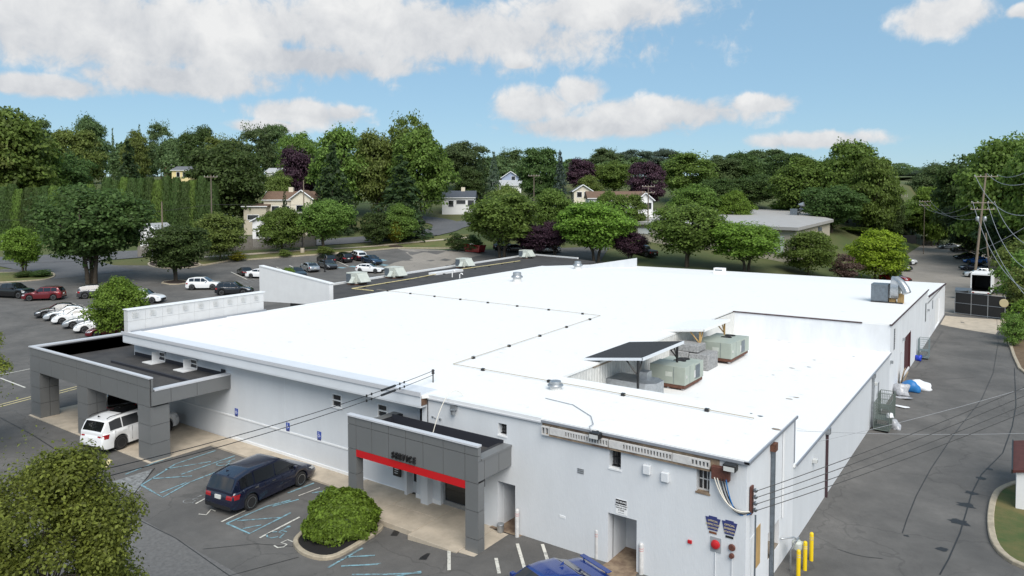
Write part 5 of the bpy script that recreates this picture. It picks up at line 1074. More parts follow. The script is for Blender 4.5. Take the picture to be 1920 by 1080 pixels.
def crown_broad(nl,nleaf,size,cb=.2,shape='round',spread=1.,lobe=(.11,.2),fill=.15):
    cz=(1+cb)/2; hz=(1-cb)/2; L=[]; k=0
    while len(L)<nl:
        d=sph(1)[0]; rad=rng.uniform(.35,1.)**.6
        r=np.array([d[0]*.42*rad,d[1]*.42*rad,cz+d[2]*hz*.82*rad])
        t=(r[2]-cb)/(1-cb)
        if shape=='ovate': f=1.15-.75*max(0,t-.25)
        elif shape=='vase': f=.62+.6*min(1,t*1.3)-.35*max(0,t-.75)
        else: f=1.0
        r[:2]*=f; L.append((r,rng.uniform(*lobe)))
    C=[];Nn=[]
    w=np.array([q[1]**2 for q in L]); cnt=(w/w.sum()*nleaf*(1-fill)).astype(int)
    m=int(nleaf*fill)+1; d=sph(m); rad=rng.uniform(.5,1.,(m,1))**.6*(1+.10*np.sin(d[:,:1]*7+d[:,2:]*5)+.08*np.sin(d[:,1:2]*11)); P=d*rad*np.array([.44,.44,hz*.9])+np.array([0,0,cz]); t=(P[:,2]-cb)/(1-cb)
    f=1.15-.75*np.maximum(0,t-.25) if shape=='ovate' else (.62+.6*np.minimum(1,t*1.3)-.35*np.maximum(0,t-.75) if shape=='vase' else np.ones(m)); P[:,:2]*=f[:,None]
    C.append(P); Nn.append(d*.6+np.array([0,0,.5])+rng.normal(size=(m,3))*.5)
    for (c,rr),m in zip(L,cnt):
        d=sph(m); d[:,2]=np.where(d[:,2]<-.3,-d[:,2]*.6,d[:,2]); rad=rr*rng.uniform(.55,1.08,(m,1)); asp=np.array([1,1,.62])
        P=c+d*rad*asp; C.append(P); Nn.append(d*.7+np.array([0,0,.55])+rng.normal(size=(m,3))*.45)
    return np.concatenate(C),np.concatenate(Nn),L
def crown_conifer(tiers,per,size,cb=.06,width=.5,droop=.25,rag=.15):
    C=[];Nn=[]
    for i in range(tiers):
        t=(i+.5)/tiers; z=cb+(1-cb)*t; R=width*(1-t)**.85+.015
        nb=max(5,int(13*(1-t)+5))
        for k in range(nb):
            a=rng.uniform(0,6.283); RR=R*rng.uniform(1-rag*2,1+rag*.6); m=max(4,int(per*(RR/width+.15)))
            u=rng.uniform(.1,1,m)**.7; lat=rng.normal(size=m)*.035*(1.2-u*.6)
            x=np.cos(a)*u*RR-np.sin(a)*lat; y=np.sin(a)*u*RR+np.cos(a)*lat; zz=z-droop*u*RR*.8+rng.normal(size=m)*.012
            C.append(np.stack([x,y,zz],1)); Nn.append(np.stack([np.cos(a)*.4*np.ones(m),np.sin(a)*.4*np.ones(m),np.ones(m)*.8],1)+rng.normal(size=(m,3))*.4)
    return np.concatenate(C),np.concatenate(Nn)
def crown_column(n,size,rag=.12):
    t=rng.uniform(0,1,n); a=rng.uniform(0,6.283,n); R=.5*np.clip(np.sin(np.pi*np.clip(t*.68+.24,0,1)),.05,1)**.7*(1+rag*np.sin(a*5+t*18)+rng.normal(size=n)*.06); R=R*rng.uniform(.82,1.03,n)
    P=np.stack([R*np.cos(a),R*np.sin(a),t],1); return P,np.stack([np.cos(a),np.sin(a),.5+0*a],1)+rng.normal(size=(n,3))*.4
PROTO={}
def proto(key,me,trunk): PROTO[key]=(me,trunk)
def trunk_mesh(cb,L,r=.022,limbs=9,multi=1):
    mb=MB()
    for q in range(multi):
        o=Vector((0,0,0)) if multi==1 else Vector((.03*math.cos(q*2.1),.03*math.sin(q*2.1),0))
        top=Vector((o.x*3.2+rng.uniform(-.02,.02),o.y*3.2+rng.uniform(-.02,.02),cb+.45*(1-cb)))
        mb.tube([o+Vector((0,0,-.04)),o*1.3+Vector((0,0,cb*.6)),o.lerp(top,.6)+Vector((.01,0,0)),top],r,7,r*.35)
        idx=list(range(len(L))); random.shuffle(idx)
        for i in idx[:limbs]:
            c=Vector(L[i][0]); s=o.lerp(top,random.uniform(.25,.85)); m=s.lerp(c,.5)+Vector((0,0,.03)); mb.tube([s,m,c],r*.4,5,r*.12)
    o=mb.build('trunk','bark',smooth=60); me=o.data; bpy.data.objects.remove(o); return me
for i in range(6):
    C,Nn,L=crown_broad((60,48,75,40,66,54)[i],21000,.0,.04,('round','ovate','round','vase','round','round')[i],lobe=((.11,.2),(.1,.22),(.09,.16),(.13,.22),(.08,.2),(.1,.18))[i]); proto(('broad',i),leaf_mesh('crown',C,Nn,.019,'leaf_mid'),trunk_mesh(.1,L))
for i in range(3):
    C,Nn,L=crown_broad(66,21000,.0,.04,'ovate'); proto(('ovate',i),leaf_mesh('crown',C,Nn,.019,'leaf_mid'),trunk_mesh(.08,L))
for i in range(2):
    C,Nn,L=crown_broad(62,24000,.0,.16,'round',lobe=(.10,.19)); proto(('lot',i),leaf_mesh('crown',C,Nn,.0175,'leaf_mid'),trunk_mesh(.2,L,multi=2,limbs=14))
for i in range(2):
    C,Nn,L=crown_broad(62,24000,.0,.14,'vase',lobe=(.10,.18)); proto(('vase',i),leaf_mesh('crown',C,Nn,.0175,'leaf_mid'),trunk_mesh(.22,L,multi=3))
for i in range(2):
    C,Nn,L=crown_broad(44,12000,.0,.1,'round',lobe=(.07,.14)); proto(('airy',i),leaf_mesh('crown',C,Nn,.0175,'leaf_mid'),trunk_mesh(.15,L,limbs=20))
for i in range(2):
    C,Nn=crown_conifer(26,15,.0,.04,.5,.35); proto(('spruce',i),leaf_mesh('crown',C,Nn,.03,'leaf_deep'),trunk_mesh(.05,[((0,0,.5),.1)],limbs=0))
C,Nn=crown_conifer(22,22,.0,.02,.5,1.1,.25); proto(('weeping',0),leaf_mesh('crown',C,Nn,.03,'leaf_deep'),trunk_mesh(.05,[((0,0,.5),.1)],limbs=0))
for i in range(2):
    C,Nn=crown_column(8500,.0); proto(('column',i),leaf_mesh('crown',C*np.array([1,1,1]),Nn,.024,'leaf_dark'),trunk_mesh(.05,[((0,0,.5),.1)],limbs=0))
C,Nn,L=crown_broad(30,4500,.0,.0,'round',lobe=(.14,.24)); C[:,2]=np.maximum(C[:,2],.0); proto(('shrub',0),leaf_mesh('crown',C,Nn,.03,'leaf_bush'),trunk_mesh(.02,L))
NT=[0]
def tree(label,kind,mt,base,w,h,cat='tree',group=None,var=None,bark=None):
    keys=[k for k in PROTO if k[0]==kind]; k=keys[NT[0]%len(keys)] if var is None else (kind,var); NT[0]+=1; cm,tm=PROTO[k]
    t=thing('shrub' if cat=='shrub' else ('hedge_tree' if kind=='column' else ('conifer' if kind in('spruce','weeping') else 'tree')),label,cat,base,random.uniform(0,6.28),group); t.scale=(w,w,h)
    c=bpy.data.objects.new('crown',cm); link(c,t); c.material_slots[0].link='OBJECT'; c.material_slots[0].material=MATS[mt]
    q=bpy.data.objects.new('trunk',tm); link(q,t)
    return t
def ptree(label,kind,mt,x,ty,hw,d,cat='tree',group=None,by=None,bark=None):   # x pixel, top row, half width px, depth
    b=G(x,by) if by else atd(x,d)
    if by: d=depth(b.x,b.y)
    h=elev(ty,d)-b.z; return tree(label,kind,mt,b,2.16*hw*d/F,max(1.,h)*1.02,cat,group)
GB='trees on the wooded hillside'; GL='trees along the parking lot'; GR='trees behind the dealership roof'
T=[ # parking lot
('huge dark multi-stemmed tree standing in the left parking lot','vase','leaf_dark',172,343,98,0,GL,532),('dark round tree on the kerbed island beside the white SUV','lot','leaf_dark',332,418,61,0,GL,527),('small bright tree at the far left lot entrance','vase','leaf_bright',45,424,37,0,GL,516),
('bright lime-green tree beside the row of sedans','ovate','leaf_bright',226,517,54,0,GL,640),('bushy pale green tree left of the wooden fence','broad','leaf_olive',412,395,48,126,GL,None),('grey-green verge tree, left of the pair by the street','ovate','leaf_mid',529,386,45,0,GL,473),('grey-green verge tree, right of the pair by the street','lot','leaf_mid',608,370,52,0,GL,470),('small yellow-green sapling in a mulch ring on the verge','ovate','leaf_yellow',742,401,21,0,GL,458),('little bright tree poking above the white wing wall','ovate','leaf_bright',538,500,18,92,GL,None),
# hillside, left to right
('tall sunlit tree mass at the left picture edge','ovate','leaf_mid',12,200,85,168,GB,None),('tall olive tree just left of the picture edge','broad','leaf_olive',-60,215,80,160,GB,None),('dark grey-green tree behind the left sunlit tree','broad','leaf_far',66,212,40,230,GB,None),('bright-topped tree below the left skyline','broad','leaf_mid',75,262,46,178,GB,None),('high dark tree on the left skyline','broad','leaf_far',165,209,36,260,GB,None),('pale olive rounded tree under the high dark one','broad','leaf_olive',143,236,48,205,GB,None),('dull green tree behind the hedge at left','broad','leaf_dark',120,285,50,185,GB,None),
('tiny spire conifer on the left skyline','spruce','leaf_far',215,243,9,300,GB,None),('narrow conifer beside a pale tree on the skyline','spruce','leaf_far',265,236,11,300,GB,None),('light green tree behind the dark spruce','ovate','leaf_olive',255,243,26,240,GB,None),('open feathery tree on the skyline','airy','leaf_far',304,222,27,290,GB,None),('broad drooping dark spruce above the hedge','weeping','leaf_deep',245,265,56,168,GB,None),('soft green tree behind the yellow house','broad','leaf_far',330,258,36,270,GB,None),('dark tree at left of the skyline dip','broad','leaf_dark',375,233,34,245,GB,None),
('pale crown just above the big lawn tree','broad','leaf_olive',415,246,36,205,GB,None),('big dark spreading tree on the lawn by the pale pole','broad','leaf_dark',431,262,72,160,GB,None),('dark tall tree with gaps below the small cloud','airy','leaf_far',478,226,38,240,GB,None),('rounded dark tree beside the gappy one','broad','leaf_far',520,229,34,250,GB,None),('mid-green tree above the grey-roofed white house','broad','leaf_mid',560,246,36,230,GB,None),('dark purple copper-leaved tree behind the brown-roofed house','broad','leaf_purple',558,271,34,186,GB,None),('small dark spruce before the cream house','spruce','leaf_deep',534,360,15,150,GB,None),('yellow-green shrub tree left of the purple tree','broad','leaf_olive',524,318,28,180,GB,None),
('broad sunlit tree left of the tallest one','broad','leaf_mid',650,229,62,182,GB,None),('tallest sunlit tree with open top near the picture middle left','airy','leaf_mid',768,201,48,182,GB,None),('full green tree forming the base of the tallest one','ovate','leaf_mid',790,240,62,176,GB,None),('olive tree filling between the tall pair','broad','leaf_olive',710,240,46,180,GB,None),('dark spruce left of the weeping pair','spruce','leaf_deep',625,272,58,158,GB,None),('very broad dark weeping spruce above the street bend','weeping','leaf_deep',752,293,84,152,GB,None),('small green tree at the foot of the weeping spruce','broad','leaf_mid',745,376,34,145,GB,None),('low green understory tree beside the street bend','broad','leaf_dark',705,395,28,143,GB,None),
('light green tree right of the tallest group','broad','leaf_far',866,264,46,235,GB,None),('green tree behind the ranch house','broad','leaf_dark',880,312,30,205,GB,None),('dark conifer between the two grey roofs','spruce','leaf_deep',900,292,22,210,GB,None),('sparse brownish conifer beside the blue house','spruce','leaf_haze',926,287,20,215,GB,None),('feathery tree on the skyline above the blue house','airy','leaf_far',957,274,30,270,GB,None),('dense round dark maple right of the blue house','broad','leaf_dark',1013,272,42,195,GB,None),('silvery blue spruce beside the dark maple','spruce','leaf_blue',1050,285,23,186,GB,None),
('dark red-leaved tree behind the silvery spruce','broad','leaf_purple',1090,294,28,225,GB,None),('far tree with lumpy top right of the red-leaved tree','broad','leaf_far',1135,274,36,275,GB,None),('soft mid-green tree above the brown roof','broad','leaf_mid',1150,300,38,225,GB,None),('low brownish tree above the cream gable','broad','leaf_olive',1105,325,24,205,GB,None),('large dark purple tree at right of the double-arm pole','broad','leaf_purple',1210,299,36,188,GB,None),('far pale tree on the middle skyline','broad','leaf_haze',1190,280,36,320,GB,None),('far tree right of the middle skyline','broad','leaf_haze',1245,277,34,330,GB,None),
('large full tree left of the long wooded ridge','broad','leaf_mid',1290,280,56,205,GB,None),('round tree in the ridge, first after the large full one','broad','leaf_far',1345,290,40,235,GB,None),('dark ridge tree above the commercial building','broad','leaf_dark',1390,281,42,240,GB,None),('ridge tree below the long flat cloud','broad','leaf_far',1435,278,42,290,GB,None),('ridge tree with flat dark top','broad','leaf_dark',1480,285,42,235,GB,None),('dark green tree directly behind the grey commercial roof','broad','leaf_dark',1410,325,44,195,GB,None),('shaded tree beside the lime bush','broad','leaf_dark',1345,330,38,190,GB,None),
('big green tree left of the tallest right-hand tree','ovate','leaf_mid',1500,292,58,180,GB,None),('tallest tree of the right-hand group with rugged top','ovate','leaf_mid',1588,256,66,175,GB,None),('sunlit right shoulder of the tall right-hand group','broad','leaf_mid',1640,288,46,165,GB,None),('deep shaded tree under the right-hand group','broad','leaf_dark',1560,345,50,160,GB,None),('dark conifer-like tree closing the right-hand group','ovate','leaf_dark',1668,340,26,170,GB,None),
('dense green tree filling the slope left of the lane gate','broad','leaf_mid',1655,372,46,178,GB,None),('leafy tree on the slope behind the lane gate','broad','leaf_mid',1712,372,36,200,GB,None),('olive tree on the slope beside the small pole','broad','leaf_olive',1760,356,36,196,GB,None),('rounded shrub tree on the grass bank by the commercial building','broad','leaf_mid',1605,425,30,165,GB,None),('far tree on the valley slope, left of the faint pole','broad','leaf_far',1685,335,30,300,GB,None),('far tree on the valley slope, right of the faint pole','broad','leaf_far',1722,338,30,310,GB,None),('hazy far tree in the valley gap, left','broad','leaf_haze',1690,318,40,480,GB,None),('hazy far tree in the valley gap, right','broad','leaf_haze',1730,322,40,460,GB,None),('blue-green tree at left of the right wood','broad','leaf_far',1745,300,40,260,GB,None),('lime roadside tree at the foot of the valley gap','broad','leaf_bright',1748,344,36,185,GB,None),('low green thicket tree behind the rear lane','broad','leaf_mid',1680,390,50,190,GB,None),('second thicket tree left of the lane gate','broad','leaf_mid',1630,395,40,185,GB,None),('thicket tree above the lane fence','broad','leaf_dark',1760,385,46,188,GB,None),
('large shaded tree at the right wood edge','broad','leaf_dark',1820,285,66,165,GB,None),('high sunlit tree cut by the right picture edge','ovate','leaf_mid',1885,243,82,140,GB,None),('tall tree beyond the right picture edge','broad','leaf_mid',1985,240,90,120,GB,None),('dark undergrowth tree behind the parked cars at right','broad','leaf_deep',1840,370,60,150,GB,None),('dense dark tree behind the box truck','broad','leaf_deep',1900,390,62,130,GB,None),('olive tree near the right edge above the shrubs','broad','leaf_olive',1930,440,60,105,GB,None),
# behind the roof
('large round green tree at the dark roof corner','lot','leaf_mid',940,358,72,0,GR,484),('pale green tree rising behind the large round one','broad','leaf_olive',945,340,40,150,GR,None),('full green tree right of the large round one','ovate','leaf_mid',1038,350,44,148,GR,None),('purple-leaved tree between two green trees, left','lot','leaf_purple',1003,418,38,0,GR,484),('smaller purple-leaved tree touching the left one','lot','leaf_purple',1040,412,26,0,GR,482),('wide bright tree in front of the commercial building sign','lot','leaf_bright',1118,372,72,0,GR,492),('purple-leaved tree before the commercial building','lot','leaf_purple',1180,432,34,0,GR,492),('small green tree left of the brown-roofed long house','broad','leaf_mid',1142,352,26,158,GR,None),('green tree covering the right end of the long house','broad','leaf_mid',1178,360,34,152,GR,None),
('wide green tree before the commercial roof, first of three','lot','leaf_mid',1285,378,74,0,GR,500),('spreading green tree before the commercial roof, second of three','lot','leaf_bright',1398,412,70,0,GR,508),('green tree before the commercial roof, third of three','ovate','leaf_mid',1515,430,50,0,GR,516),('bright green tree behind the commercial roof, left','broad','leaf_mid',1300,343,46,168,GR,None),('lime tree behind the commercial roof, middle','broad','leaf_bright',1380,352,32,165,GR,None),('low lime bush above the commercial roof','broad','leaf_bright',1470,374,28,186,GR,None),('shining lime tree near the far roof corner','ovate','leaf_lime',1640,428,54,0,GR,528),('dark small tree behind the shining lime one','ovate','leaf_mid',1678,440,22,118,GR,None)]
for (lab,k,mt,x,ty,hw,d,gr,by) in T: ptree(lab,k,mt,x,ty,hw,d,'tree',gr,by)
# the wooded hill behind, one mass
def woodland():
    C,Nn,L=crown_broad(34,2600,.0,.0,'round'); PC=[];PN=[]
    for i in range(150):
        x=random.uniform(-250,2150); d=random.uniform(235,430)
        ty=pl(x,[(-250,240),(100,252),(300,262),(700,268),(1000,285),(1300,292),(1500,296),(1640,318),(1720,330),(1800,300),(2150,270)])+random.uniform(0,26)
        if 1640<x<1790: d=random.uniform(420,620)
        b=atd(x,d); h=max(9.,elev(ty,d)-b.z); w=random.uniform(9,15)*max(1,d/300); a=random.uniform(0,6.28); ca,sa=math.cos(a),math.sin(a); R=np.array([[ca,-sa,0],[sa,ca,0],[0,0,1]])
        PC.append((C@R.T)*np.array([w,w,h])+np.array(b)); PN.append(Nn@R.T)
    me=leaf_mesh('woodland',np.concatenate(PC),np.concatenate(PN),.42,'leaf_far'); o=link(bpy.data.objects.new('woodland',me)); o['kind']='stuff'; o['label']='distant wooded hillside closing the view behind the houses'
woodland()
# tall clipped hedge of columns
for i in range(27):
    x=-25+i*16.2+random.uniform(-2,2); d=150-.35*(i%3)
    ptree('tall green arborvitae column in the long hedge','column','leaf_dark' if i%4 else 'leaf_mid',x,(342 if x>200 else 354)+random.uniform(-8,8),14.5,d,'tree','arborvitae columns of the long hedge')
# low shrubs
for (lab,x,ty,hw,by,mt) in (('yellow-green shrub on the verge, left','445',472,15,490,'leaf_yellow'),('yellow-green shrub on the verge, middle','535',468,12,482,'leaf_olive'),('golden shrub under the right verge tree','611',462,17,477,'leaf_olive'),('dark clipped yew hedge left of the red skip','858',437,22,470,'leaf_dark'),('dark clipped yew hedge beside the round tree','885',440,20,472,'leaf_dark'),('low dark shrubs on the left entrance island','45',508,16,521,'leaf_dark'),('low dark shrubs at the island tip','78',506,18,520,'leaf_dark'),('bare brownish shrub behind the far roof edge','1585',476,26,530,'leaf_dead'),('tangled green shrub behind the refuse pen','1925',505,36,600,'leaf_olive'),('green shrub at the right edge by the kerb','1915',560,30,640,'leaf_bright'),('leafy shrub below the tangled one','1900',590,22,650,'leaf_mid'),('dense shrub between lane and right wood','1925',470,50,590,'leaf_mid')):
    ptree(lab,'shrub',mt,int(x),ty,hw,0,'shrub','low shrubs',by)
# clipped bush in the kerbed bed
def dense(name,N,size,mt,fn): 
    C,Nn=fn(N); return leaf_mesh(name,C,Nn,size,mt)
def bushfn(N):
    d=sph(N); d[:,2]=np.abs(d[:,2])*1.0-.25*(rng.uniform(size=N)<.35)*rng.uniform(size=N); r=1+.08*np.sin(d[:,0]*9+1)*np.sin(d[:,1]*8)+.07*np.sin(d[:,2]*11+d[:,0]*6)+.05*np.sin(d[:,1]*17+d[:,2]*13)+rng.normal(size=N)*.035
    r=r*np.where(rng.uniform(size=N)<.25,rng.uniform(.8,1,N),1.)
    P=d*r[:,None]*np.array([1.,1.,1.]); return P,d+rng.normal(size=(N,3))*.5+np.array([0,0,.25])
pb1=G(640,1004); t=thing('clipped_bush','dense rounded light-green bush in the kerbed mulch bed','bush',pb1,math.radians(60))
me=dense('foliage',26000,.052,'leaf_bush',bushfn); o=bpy.data.objects.new('foliage',me); link(o,t); o.scale=(1.42,1.12,1.42); o.location=(0.05,.1,.42)
core=blob('dark_core',None,None,Vector((0,0,0)),(.9,.68,.7),'leaf_deep',seed=3,parent=t,z=.3)  # added solid blob, dark to stand for the shaded inside of the bush
MB().tube([(0,0,-.05),(0,0,.6)],.06,7).build('trunk','bark',t)
# foreground tree at bottom left, fine leaves
def fg_tree(label,x,ty,hw,d,N,leaf,mt,nl=70):
    b=atd(x,d); h=elev(ty,d)-b.z; w=2*hw*d/F; C,Nn,L=crown_broad(nl,N,.0,.16,'round',lobe=(.06,.15),fill=.04)
    S=np.array([w,w,h]); t=thing('tree',label,'tree',b,0.)
    me=leaf_mesh('crown',C*S,Nn,leaf,mt); link(bpy.data.objects.new('crown',me),t)
    mb=MB(); top=Vector((.05*w,0,h*.6)); mb.tube([(0,0,-.1),(.02,0,h*.2),top],.16,9,.06)
    for c,_ in L:
        c=Vector(c*S); s=Vector((0,0,h*.15)).lerp(top,random.uniform(.2,1)); m=s.lerp(c,.5)+Vector((0,0,.15)); mb.tube([s,m,c],.035,5,.008)
    mb.build('trunk','bark_pale',t,smooth=60)
fg_tree('leafy foreground tree filling the bottom left corner',35,797,222,17.0,95000,.046,'leaf_near',80)
fg_tree('leafy tree just reaching in at the left edge',-100,602,112,38,26000,.06,'leaf_near',40)
# ---------------------------------------------------------------- houses on the hill
def house(label,x0,x1,eave,top,d,wm,rm,kind='side',wins=(),depthm=9.,base=None,rz=0.,chim=None,name='house',doorx=None):
    b=atd((x0+x1)/2,d); w=(x1-x0)*d/F; ze=elev(eave,d)-b.z; zt=elev(top,d)-b.z
    t=thing(name,label,'house' if name=='house' else name,b,YAW+rz); y1=depthm
    MB().box(-w/2,w/2,0,y1,-3.5,ze).build('wall',wm,t)
    o=.4
    if kind=='side':
        MB().add([(-w/2-o,-o,ze-.1),(w/2+o,-o,ze-.1),(w/2+o,y1/2,zt),(-w/2-o,y1/2,zt),(w/2+o,y1+o,ze-.1),(-w/2-o,y1+o,ze-.1)],[(0,1,2,3),(3,2,4,5),(0,3,5),(1,4,2),(0,5,4,1)]).build('roof',rm,t)
        MB().box(-w/2-o,w/2+o,-o-.03,-o,ze-.22,ze-.05).build('gutter','trim_white',t)
    elif kind=='gable':
        MB().add([(-w/2,.02,ze),(w/2,.02,ze),(0,.02,zt-.1),(-w/2,y1-.02,ze),(w/2,y1-.02,ze),(0,y1-.02,zt-.1)],[(0,1,2),(3,5,4),(0,2,5,3),(1,4,5,2)]).build('gable',wm,t)
        q=.14; s_=(zt-ze)/(w/2)
        for s in (-1,1): MB().add([(0,-o,zt),(s*(w/2+o),-o,ze-o*s_),(s*(w/2+o),y1+o,ze-o*s_),(0,y1+o,zt),(0,-o,zt+q),(s*(w/2+o),-o,ze-o*s_+q),(s*(w/2+o),y1+o,ze-o*s_+q),(0,y1+o,zt+q)],[(0,1,2,3),(4,5,6,7),(0,1,5,4),(1,2,6,5),(2,3,7,6)]).build('roof',rm,t)
        for s in (-1,1): MB().tube([(0,-o-.03,zt+.02),(s*(w/2+o),-o-.03,ze-o*s_+.02)],.13,4).build('barge_board','trim_white',t)
    else:
        MB().box(-w/2-o,w/2+o,-o,y1+o,ze,ze+.25).build('roof',rm,t)
    for (fx,fz,ww,hh) in wins:
        xx=-w/2+w*fx; zz=ze*fz if fz<=1 else ze+(zt-ze)*(fz-1)
        f=MB().box(xx-ww/2-.1,xx+ww/2+.1,-.06,-.0,zz-hh/2-.1,zz+hh/2+.1).build('window','trim_white',t); MB().box(xx-ww/2,xx+ww/2,-.075,-.061,zz-hh/2,zz+hh/2).build('pane','glass',f)
    if chim: MB().box(-w/2+w*chim-.5,-w/2+w*chim+.5,y1/2-.4,y1/2+.4,zt-1,zt+.9).build('chimney','wall_cream',t)
    return t
house('yellow two-storey house with grey roof high behind the hedge',324,358,319,311,230,'wall_yellow','roof_grey',wins=((.35,.8,1.,1.5),(.7,.8,1.,1.5)))
house('red brick house just above the yellow one',310,350,309,302,262,'wall_brick','roof_pale',wins=((.3,.85,1.4,1.2),(.7,.85,1.4,1.2)))
house('cream house with brown roof and deck behind the verge trees',495,582,374,358,158,'wall_cream','roof_brown',wins=((.25,.72,1.6,1.2),(.5,.72,1.,1.2)),chim=.48,depthm=8)
house('cream front gable wing of the brown-roofed house',546,586,372,357,155.5,'wall_cream','roof_brown','gable',wins=((.42,.72,1.5,1.4),),depthm=5)
house('low cream basement wing left of the brown-roofed house',457,499,386,381,156,'wall_tan','roof_brown',wins=((.3,.6,1.2,1.),(.55,.6,1.2,1.)),depthm=6)
house('white porch house behind the big lawn tree',362,412,372,362,168,'wall_white','roof_pale',wins=((.5,.75,1.2,1.6),(.85,.75,1.2,1.6)))
house('pale-roofed white house above the purple tree',499,534,323,314,216,'wall_white','roof_pale',wins=((.5,.85,1.4,1.2),))
house('small white gabled house between lawn tree and brown roof',498,514,365,353,178,'wall_white','roof_pale','gable',wins=((.5,.9,1.,1.),),depthm=7)
house('white ranch house with slate roof above the street bend',829,889,370,357,186,'wall_white','roof_slate',wins=((.28,.62,1.3,1.6),(.52,.72,1.2,1.),(.66,.72,1.2,1.),(.9,.66,1.6,1.5)),chim=.62,depthm=10)
house('blue gabled house high above the ranch house',941,974,333,322,232,'wall_blue','roof_pale','gable',wins=((.65,.93,1.2,1.4),),depthm=9)
house('low grey-roofed house in front of the blue gable',925,977,347,337,224,'wall_white','roof_pale',wins=((.5,.9,1.3,1.1),),depthm=7)
house('grey-roofed house beside the dark conifer',860,880,334,327,242,'wall_white','roof_grey',wins=((.7,.9,1.,1.2),))
house('cream gabled house left of the long brown roof',1076,1110,358,347,182,'wall_cream','roof_grey','gable',wins=((.3,.86,1.2,1.3),(.7,.86,1.2,1.3)),depthm=10)
house('long white house with brown roof behind the round trees',1104,1212,371,358,164,'wall_white','roof_brown',wins=((.15,.75,1.3,1.2),(.3,.75,1.3,1.2)),depthm=8)
house('white gable end house by the double-arm pole',1196,1224,374,362,160,'wall_white','roof_brown','gable',wins=((.4,.8,1.,1.4),(.75,.8,1.,1.4)),depthm=6)
house('white garage with pale roof behind the huge dark tree',262,294,432,420,138,'wall_white','roof_pale','gable',depthm=7,name='garage')
house('small white garden shed on the lawn',473,500,414,407,140,'wall_white','roof_slate','gable',wins=((.35,.5,.5,.9),),depthm=3.5,name='shed')
# commercial building with pale metal roof
q=[atd(1186,150),atd(1497,123),atd(1563,150),atd(1483,186),atd(1216,186)]; zr_=[9.9,9.55,10.35,12.2,12.0]
t=thing('commercial_building','tan commercial building with wide pale metal roof behind the trees','building',q[0]); o0=q[0]
n=5; V=[(p.x-o0.x,p.y-o0.y,z-o0.z) for p,z in zip(q,zr_)]
MB().add(V+[(v[0],v[1],v[2]-.55) for v in V],[(0,1,2,3,4),(9,8,7,6,5)]+[(i,(i+1)%5,5+(i+1)%5,5+i) for i in range(5)]).build('roof','roof_metal',t)
cx=sum(v[0] for v in V)/5; cy=sum(v[1] for v in V)/5; Vw=[(cx+(v[0]-cx)*.965,cy+(v[1]-cy)*.965,v[2]-.5) for v in V]
MB().add(Vw+[(v[0],v[1],-6.) for v in Vw],[(i,(i+1)%5,5+(i+1)%5,5+i) for i in range(5)]).build('wall','wall_tan',t)
def on(a,b,f,z,off=.3): 
    a,b=Vector(Vw[a]),Vector(Vw[b]); p=a.lerp(b,f); d=(b-a); nrm=Vector((d.y,-d.x,0)).normalized(); return p+nrm*.05,d.normalized(),nrm
for f,ww,z0,z1,m,nm in ((.06,3.2,-2.0,-.9,'sign_white','sign_board'),(.25,2.,-2.6,-1.,'glass','window'),(.4,2.,-2.6,-1.,'glass','window'),(.9,3.,-4.2,-1.2,'door_pale','roller_door')):
    p,d,nr=on(0,1,f,0); a=p-d*ww/2; b=p+d*ww/2
    MB().add([(a.x,a.y,p.z+z0),(b.x,b.y,p.z+z0),(b.x,b.y,p.z+z1),(a.x,a.y,p.z+z1)]+[(k.x+nr.x*.06,k.y+nr.y*.06,p.z+zz) for k,zz in ((a,z0),(b,z0),(b,z1),(a,z1))],[(0,1,2,3),(4,5,6,7),(0,1,5,4),(1,2,6,5),(2,3,7,6),(3,0,4,7)]).build(nm,m,t)
p,d,nr=on(1,2,.62,0); MB().box(-.35,.35,-.35,.35,-1.3,-.5).build('wall_lamp','galv_dark',t).location=p+nr*.2
P=atd(1494,160); t=thing('roof_blower','galvanised blower and duct on the pale commercial roof','fan',(P.x,P.y,11.0)); MB().box(-1.3,.2,-.8,.8,-.3,1.5).build('plenum','galv_dark',t); MB().tube([(.4,0,.6),(.9,0,1.4),(.7,0,2.3),(1.5,0,2.5)],.55,12).build('duct','galv',t,smooth=50)
# ---------------------------------------------------------------- fences, small street things
def board_fence(label,pts,h,m='fence_wood',bw=.16,name='wooden_fence'):
    t=thing(name,label,'fence',pts[0]); o0=Vector(pts[0]); bd=MB()
    for a,b in zip(pts,pts[1:]):
        a=Vector(a);b=Vector(b); n=int((b-a).length/(bw+.02)); d=(b-a).normalized(); ang=math.atan2(d.y,d.x)
        for k in range(n):
            p=a.lerp(b,(k+.5)/n)-o0; z=g(p.x+o0.x,p.y+o0.y)-o0.z; M=Matrix.Translation((p.x,p.y,z))@Matrix.Rotation(ang,4,'Z'); hh=h*random.uniform(.96,1.03)
            bd.box(-bw/2,bw/2,-.015,.015,-.1,hh,M)
        m_=max(1,int((b-a).length/2.4))
        for k in range(m_+1):
            p=a.lerp(b,k/m_)-o0; z=g(p.x+o0.x,p.y+o0.y)-o0.z; MB().box(p.x-.06,p.x+.06,p.y+.03,p.y+.15,z-.2,z+h*.97).build('post',m,t)
    o=bd.build('boards',m,t); o['kind']='stuff'
board_fence('weathered grey board fence along the street behind the verge',[G(383,474),G(440,470),G(520,465),G(592,461)],2.05)
board_fence('darker board fence on the lawn above the street fence',[atd(440,142),atd(482,144)],1.9)
board_fence('pale board fence stub at the end of the rear lane',[G(1727,458),G(1747,459)],2.3,'lumber_old')
board_fence('short weathered fence between the two large lot trees',[G(258,482),G(283,480)],2.0)
t=tag(MB().box(-2.,2.,-.03,.03,0,2.2).build('lane_gate','screen_black',None,loc=G(1703,457)),'black screened gate closing the rear lane','gate'); t.rotation_euler=(0,0,YAW)
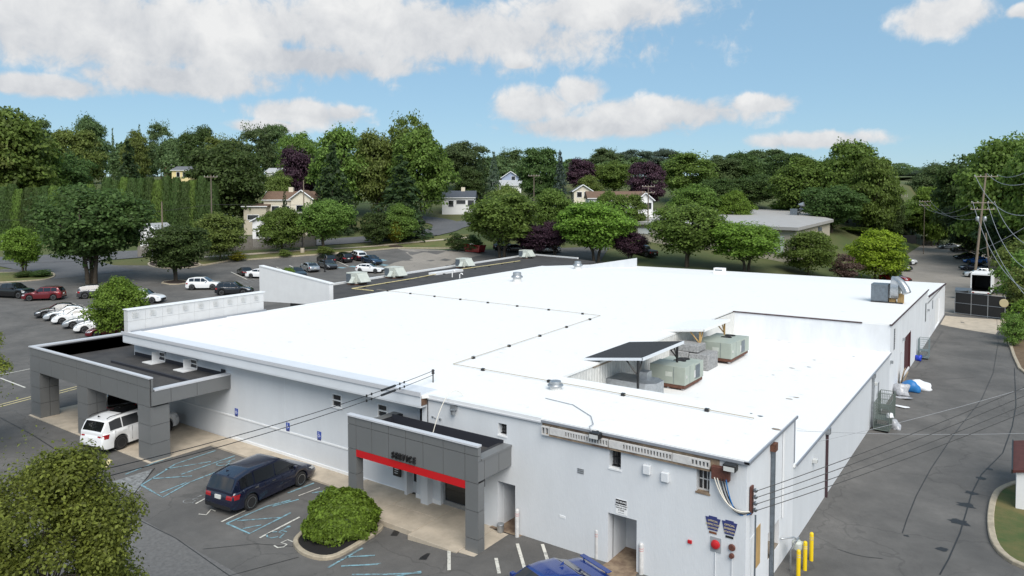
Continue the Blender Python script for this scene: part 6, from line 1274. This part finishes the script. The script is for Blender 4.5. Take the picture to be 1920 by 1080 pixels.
t=tag(MB().box(-.9,.9,-.5,.5,0,1.6,Matrix.Rotation(.15,4,'Y')).build('covered_heap','cage',None,loc=G(1721,459)),'green covered heap beside the pale fence stub','cover')
P=G(8,492); t=thing('street_sign','small red and white sign on a post at the left edge','sign',P,YAW); MB().tube([(0,0,0),(0,0,4.6)],.05,6).build('post','galv',t); MB().box(-.45,.45,-.03,-.0,3.7,4.6).build('plate','sign_white',t); MB().box(-.35,.35,-.045,-.031,3.95,4.4).build('panel','bell_red',t)
P=G(567,474); t=thing('verge_lamp','concrete lamp post base with dark pole on the verge','lamp post',P); MB().lathe([(.4,-.1),(.38,.9)],(0,0,0),14).build('base','concrete',t); MB().tube([(0,0,.9),(0,0,7.)],.1,8,.07).build('pole','trim_black',t); MB().box(-.5,.5,-.2,.2,6.95,7.1).build('lamp_head','trim_black',t)
P=G(609,510); t=thing('lamp_post','slim dark post at the edge of the dark roof','post',P); MB().tube([(0,0,0),(0,0,2.6)],.09,8).build('pole','trim_black',t); MB().lathe([(.16,0),(.16,.15)],(0,0,0),10).build('foot','trim_black',t)
P=G(742,463); sheet('mulch_ring',[(P.x+1.6*math.cos(a),P.y+1.3*math.sin(a)) for a in np.linspace(0,6.28,15)[:-1]],.16,'mulch_brown',1.)
fl=MB(); rr=random.Random(5)
def fleck(x,y,z,w,h):
    a=rr.uniform(-.5,.5); n=6; fl.add([(x+w*math.cos(q)*rr.uniform(.5,1)*math.cos(a),y+h*math.sin(q)*rr.uniform(.5,1)+w*math.cos(q)*math.sin(a)*.4,z) for q in np.linspace(0,6.28,n+1)[:-1]],[tuple(range(n))])
for k in range(150):
    y=rr.uniform(25,80); x=rr.uniform(skewx(y)+1,-19 if y<56 else -8.5); fleck(x,y,5.246,rr.uniform(.08,.35),rr.uniform(.02,.06))
for k in range(50): fleck(rr.uniform(-14.5,-7.6),rr.uniform(30.5,55.5),3.246,rr.uniform(.08,.35),rr.uniform(.02,.06))
for k in range(40): fleck(rr.uniform(-18,-7.4),rr.uniform(55.7,56.05),3.247,rr.uniform(.1,.5),rr.uniform(.02,.05))
tag(fl.build('roof_grime','membrane_grey'),'faint grey scuffs and grime flecks over the white roof','grime',kind='stuff')
bpy.context.view_layer.update()
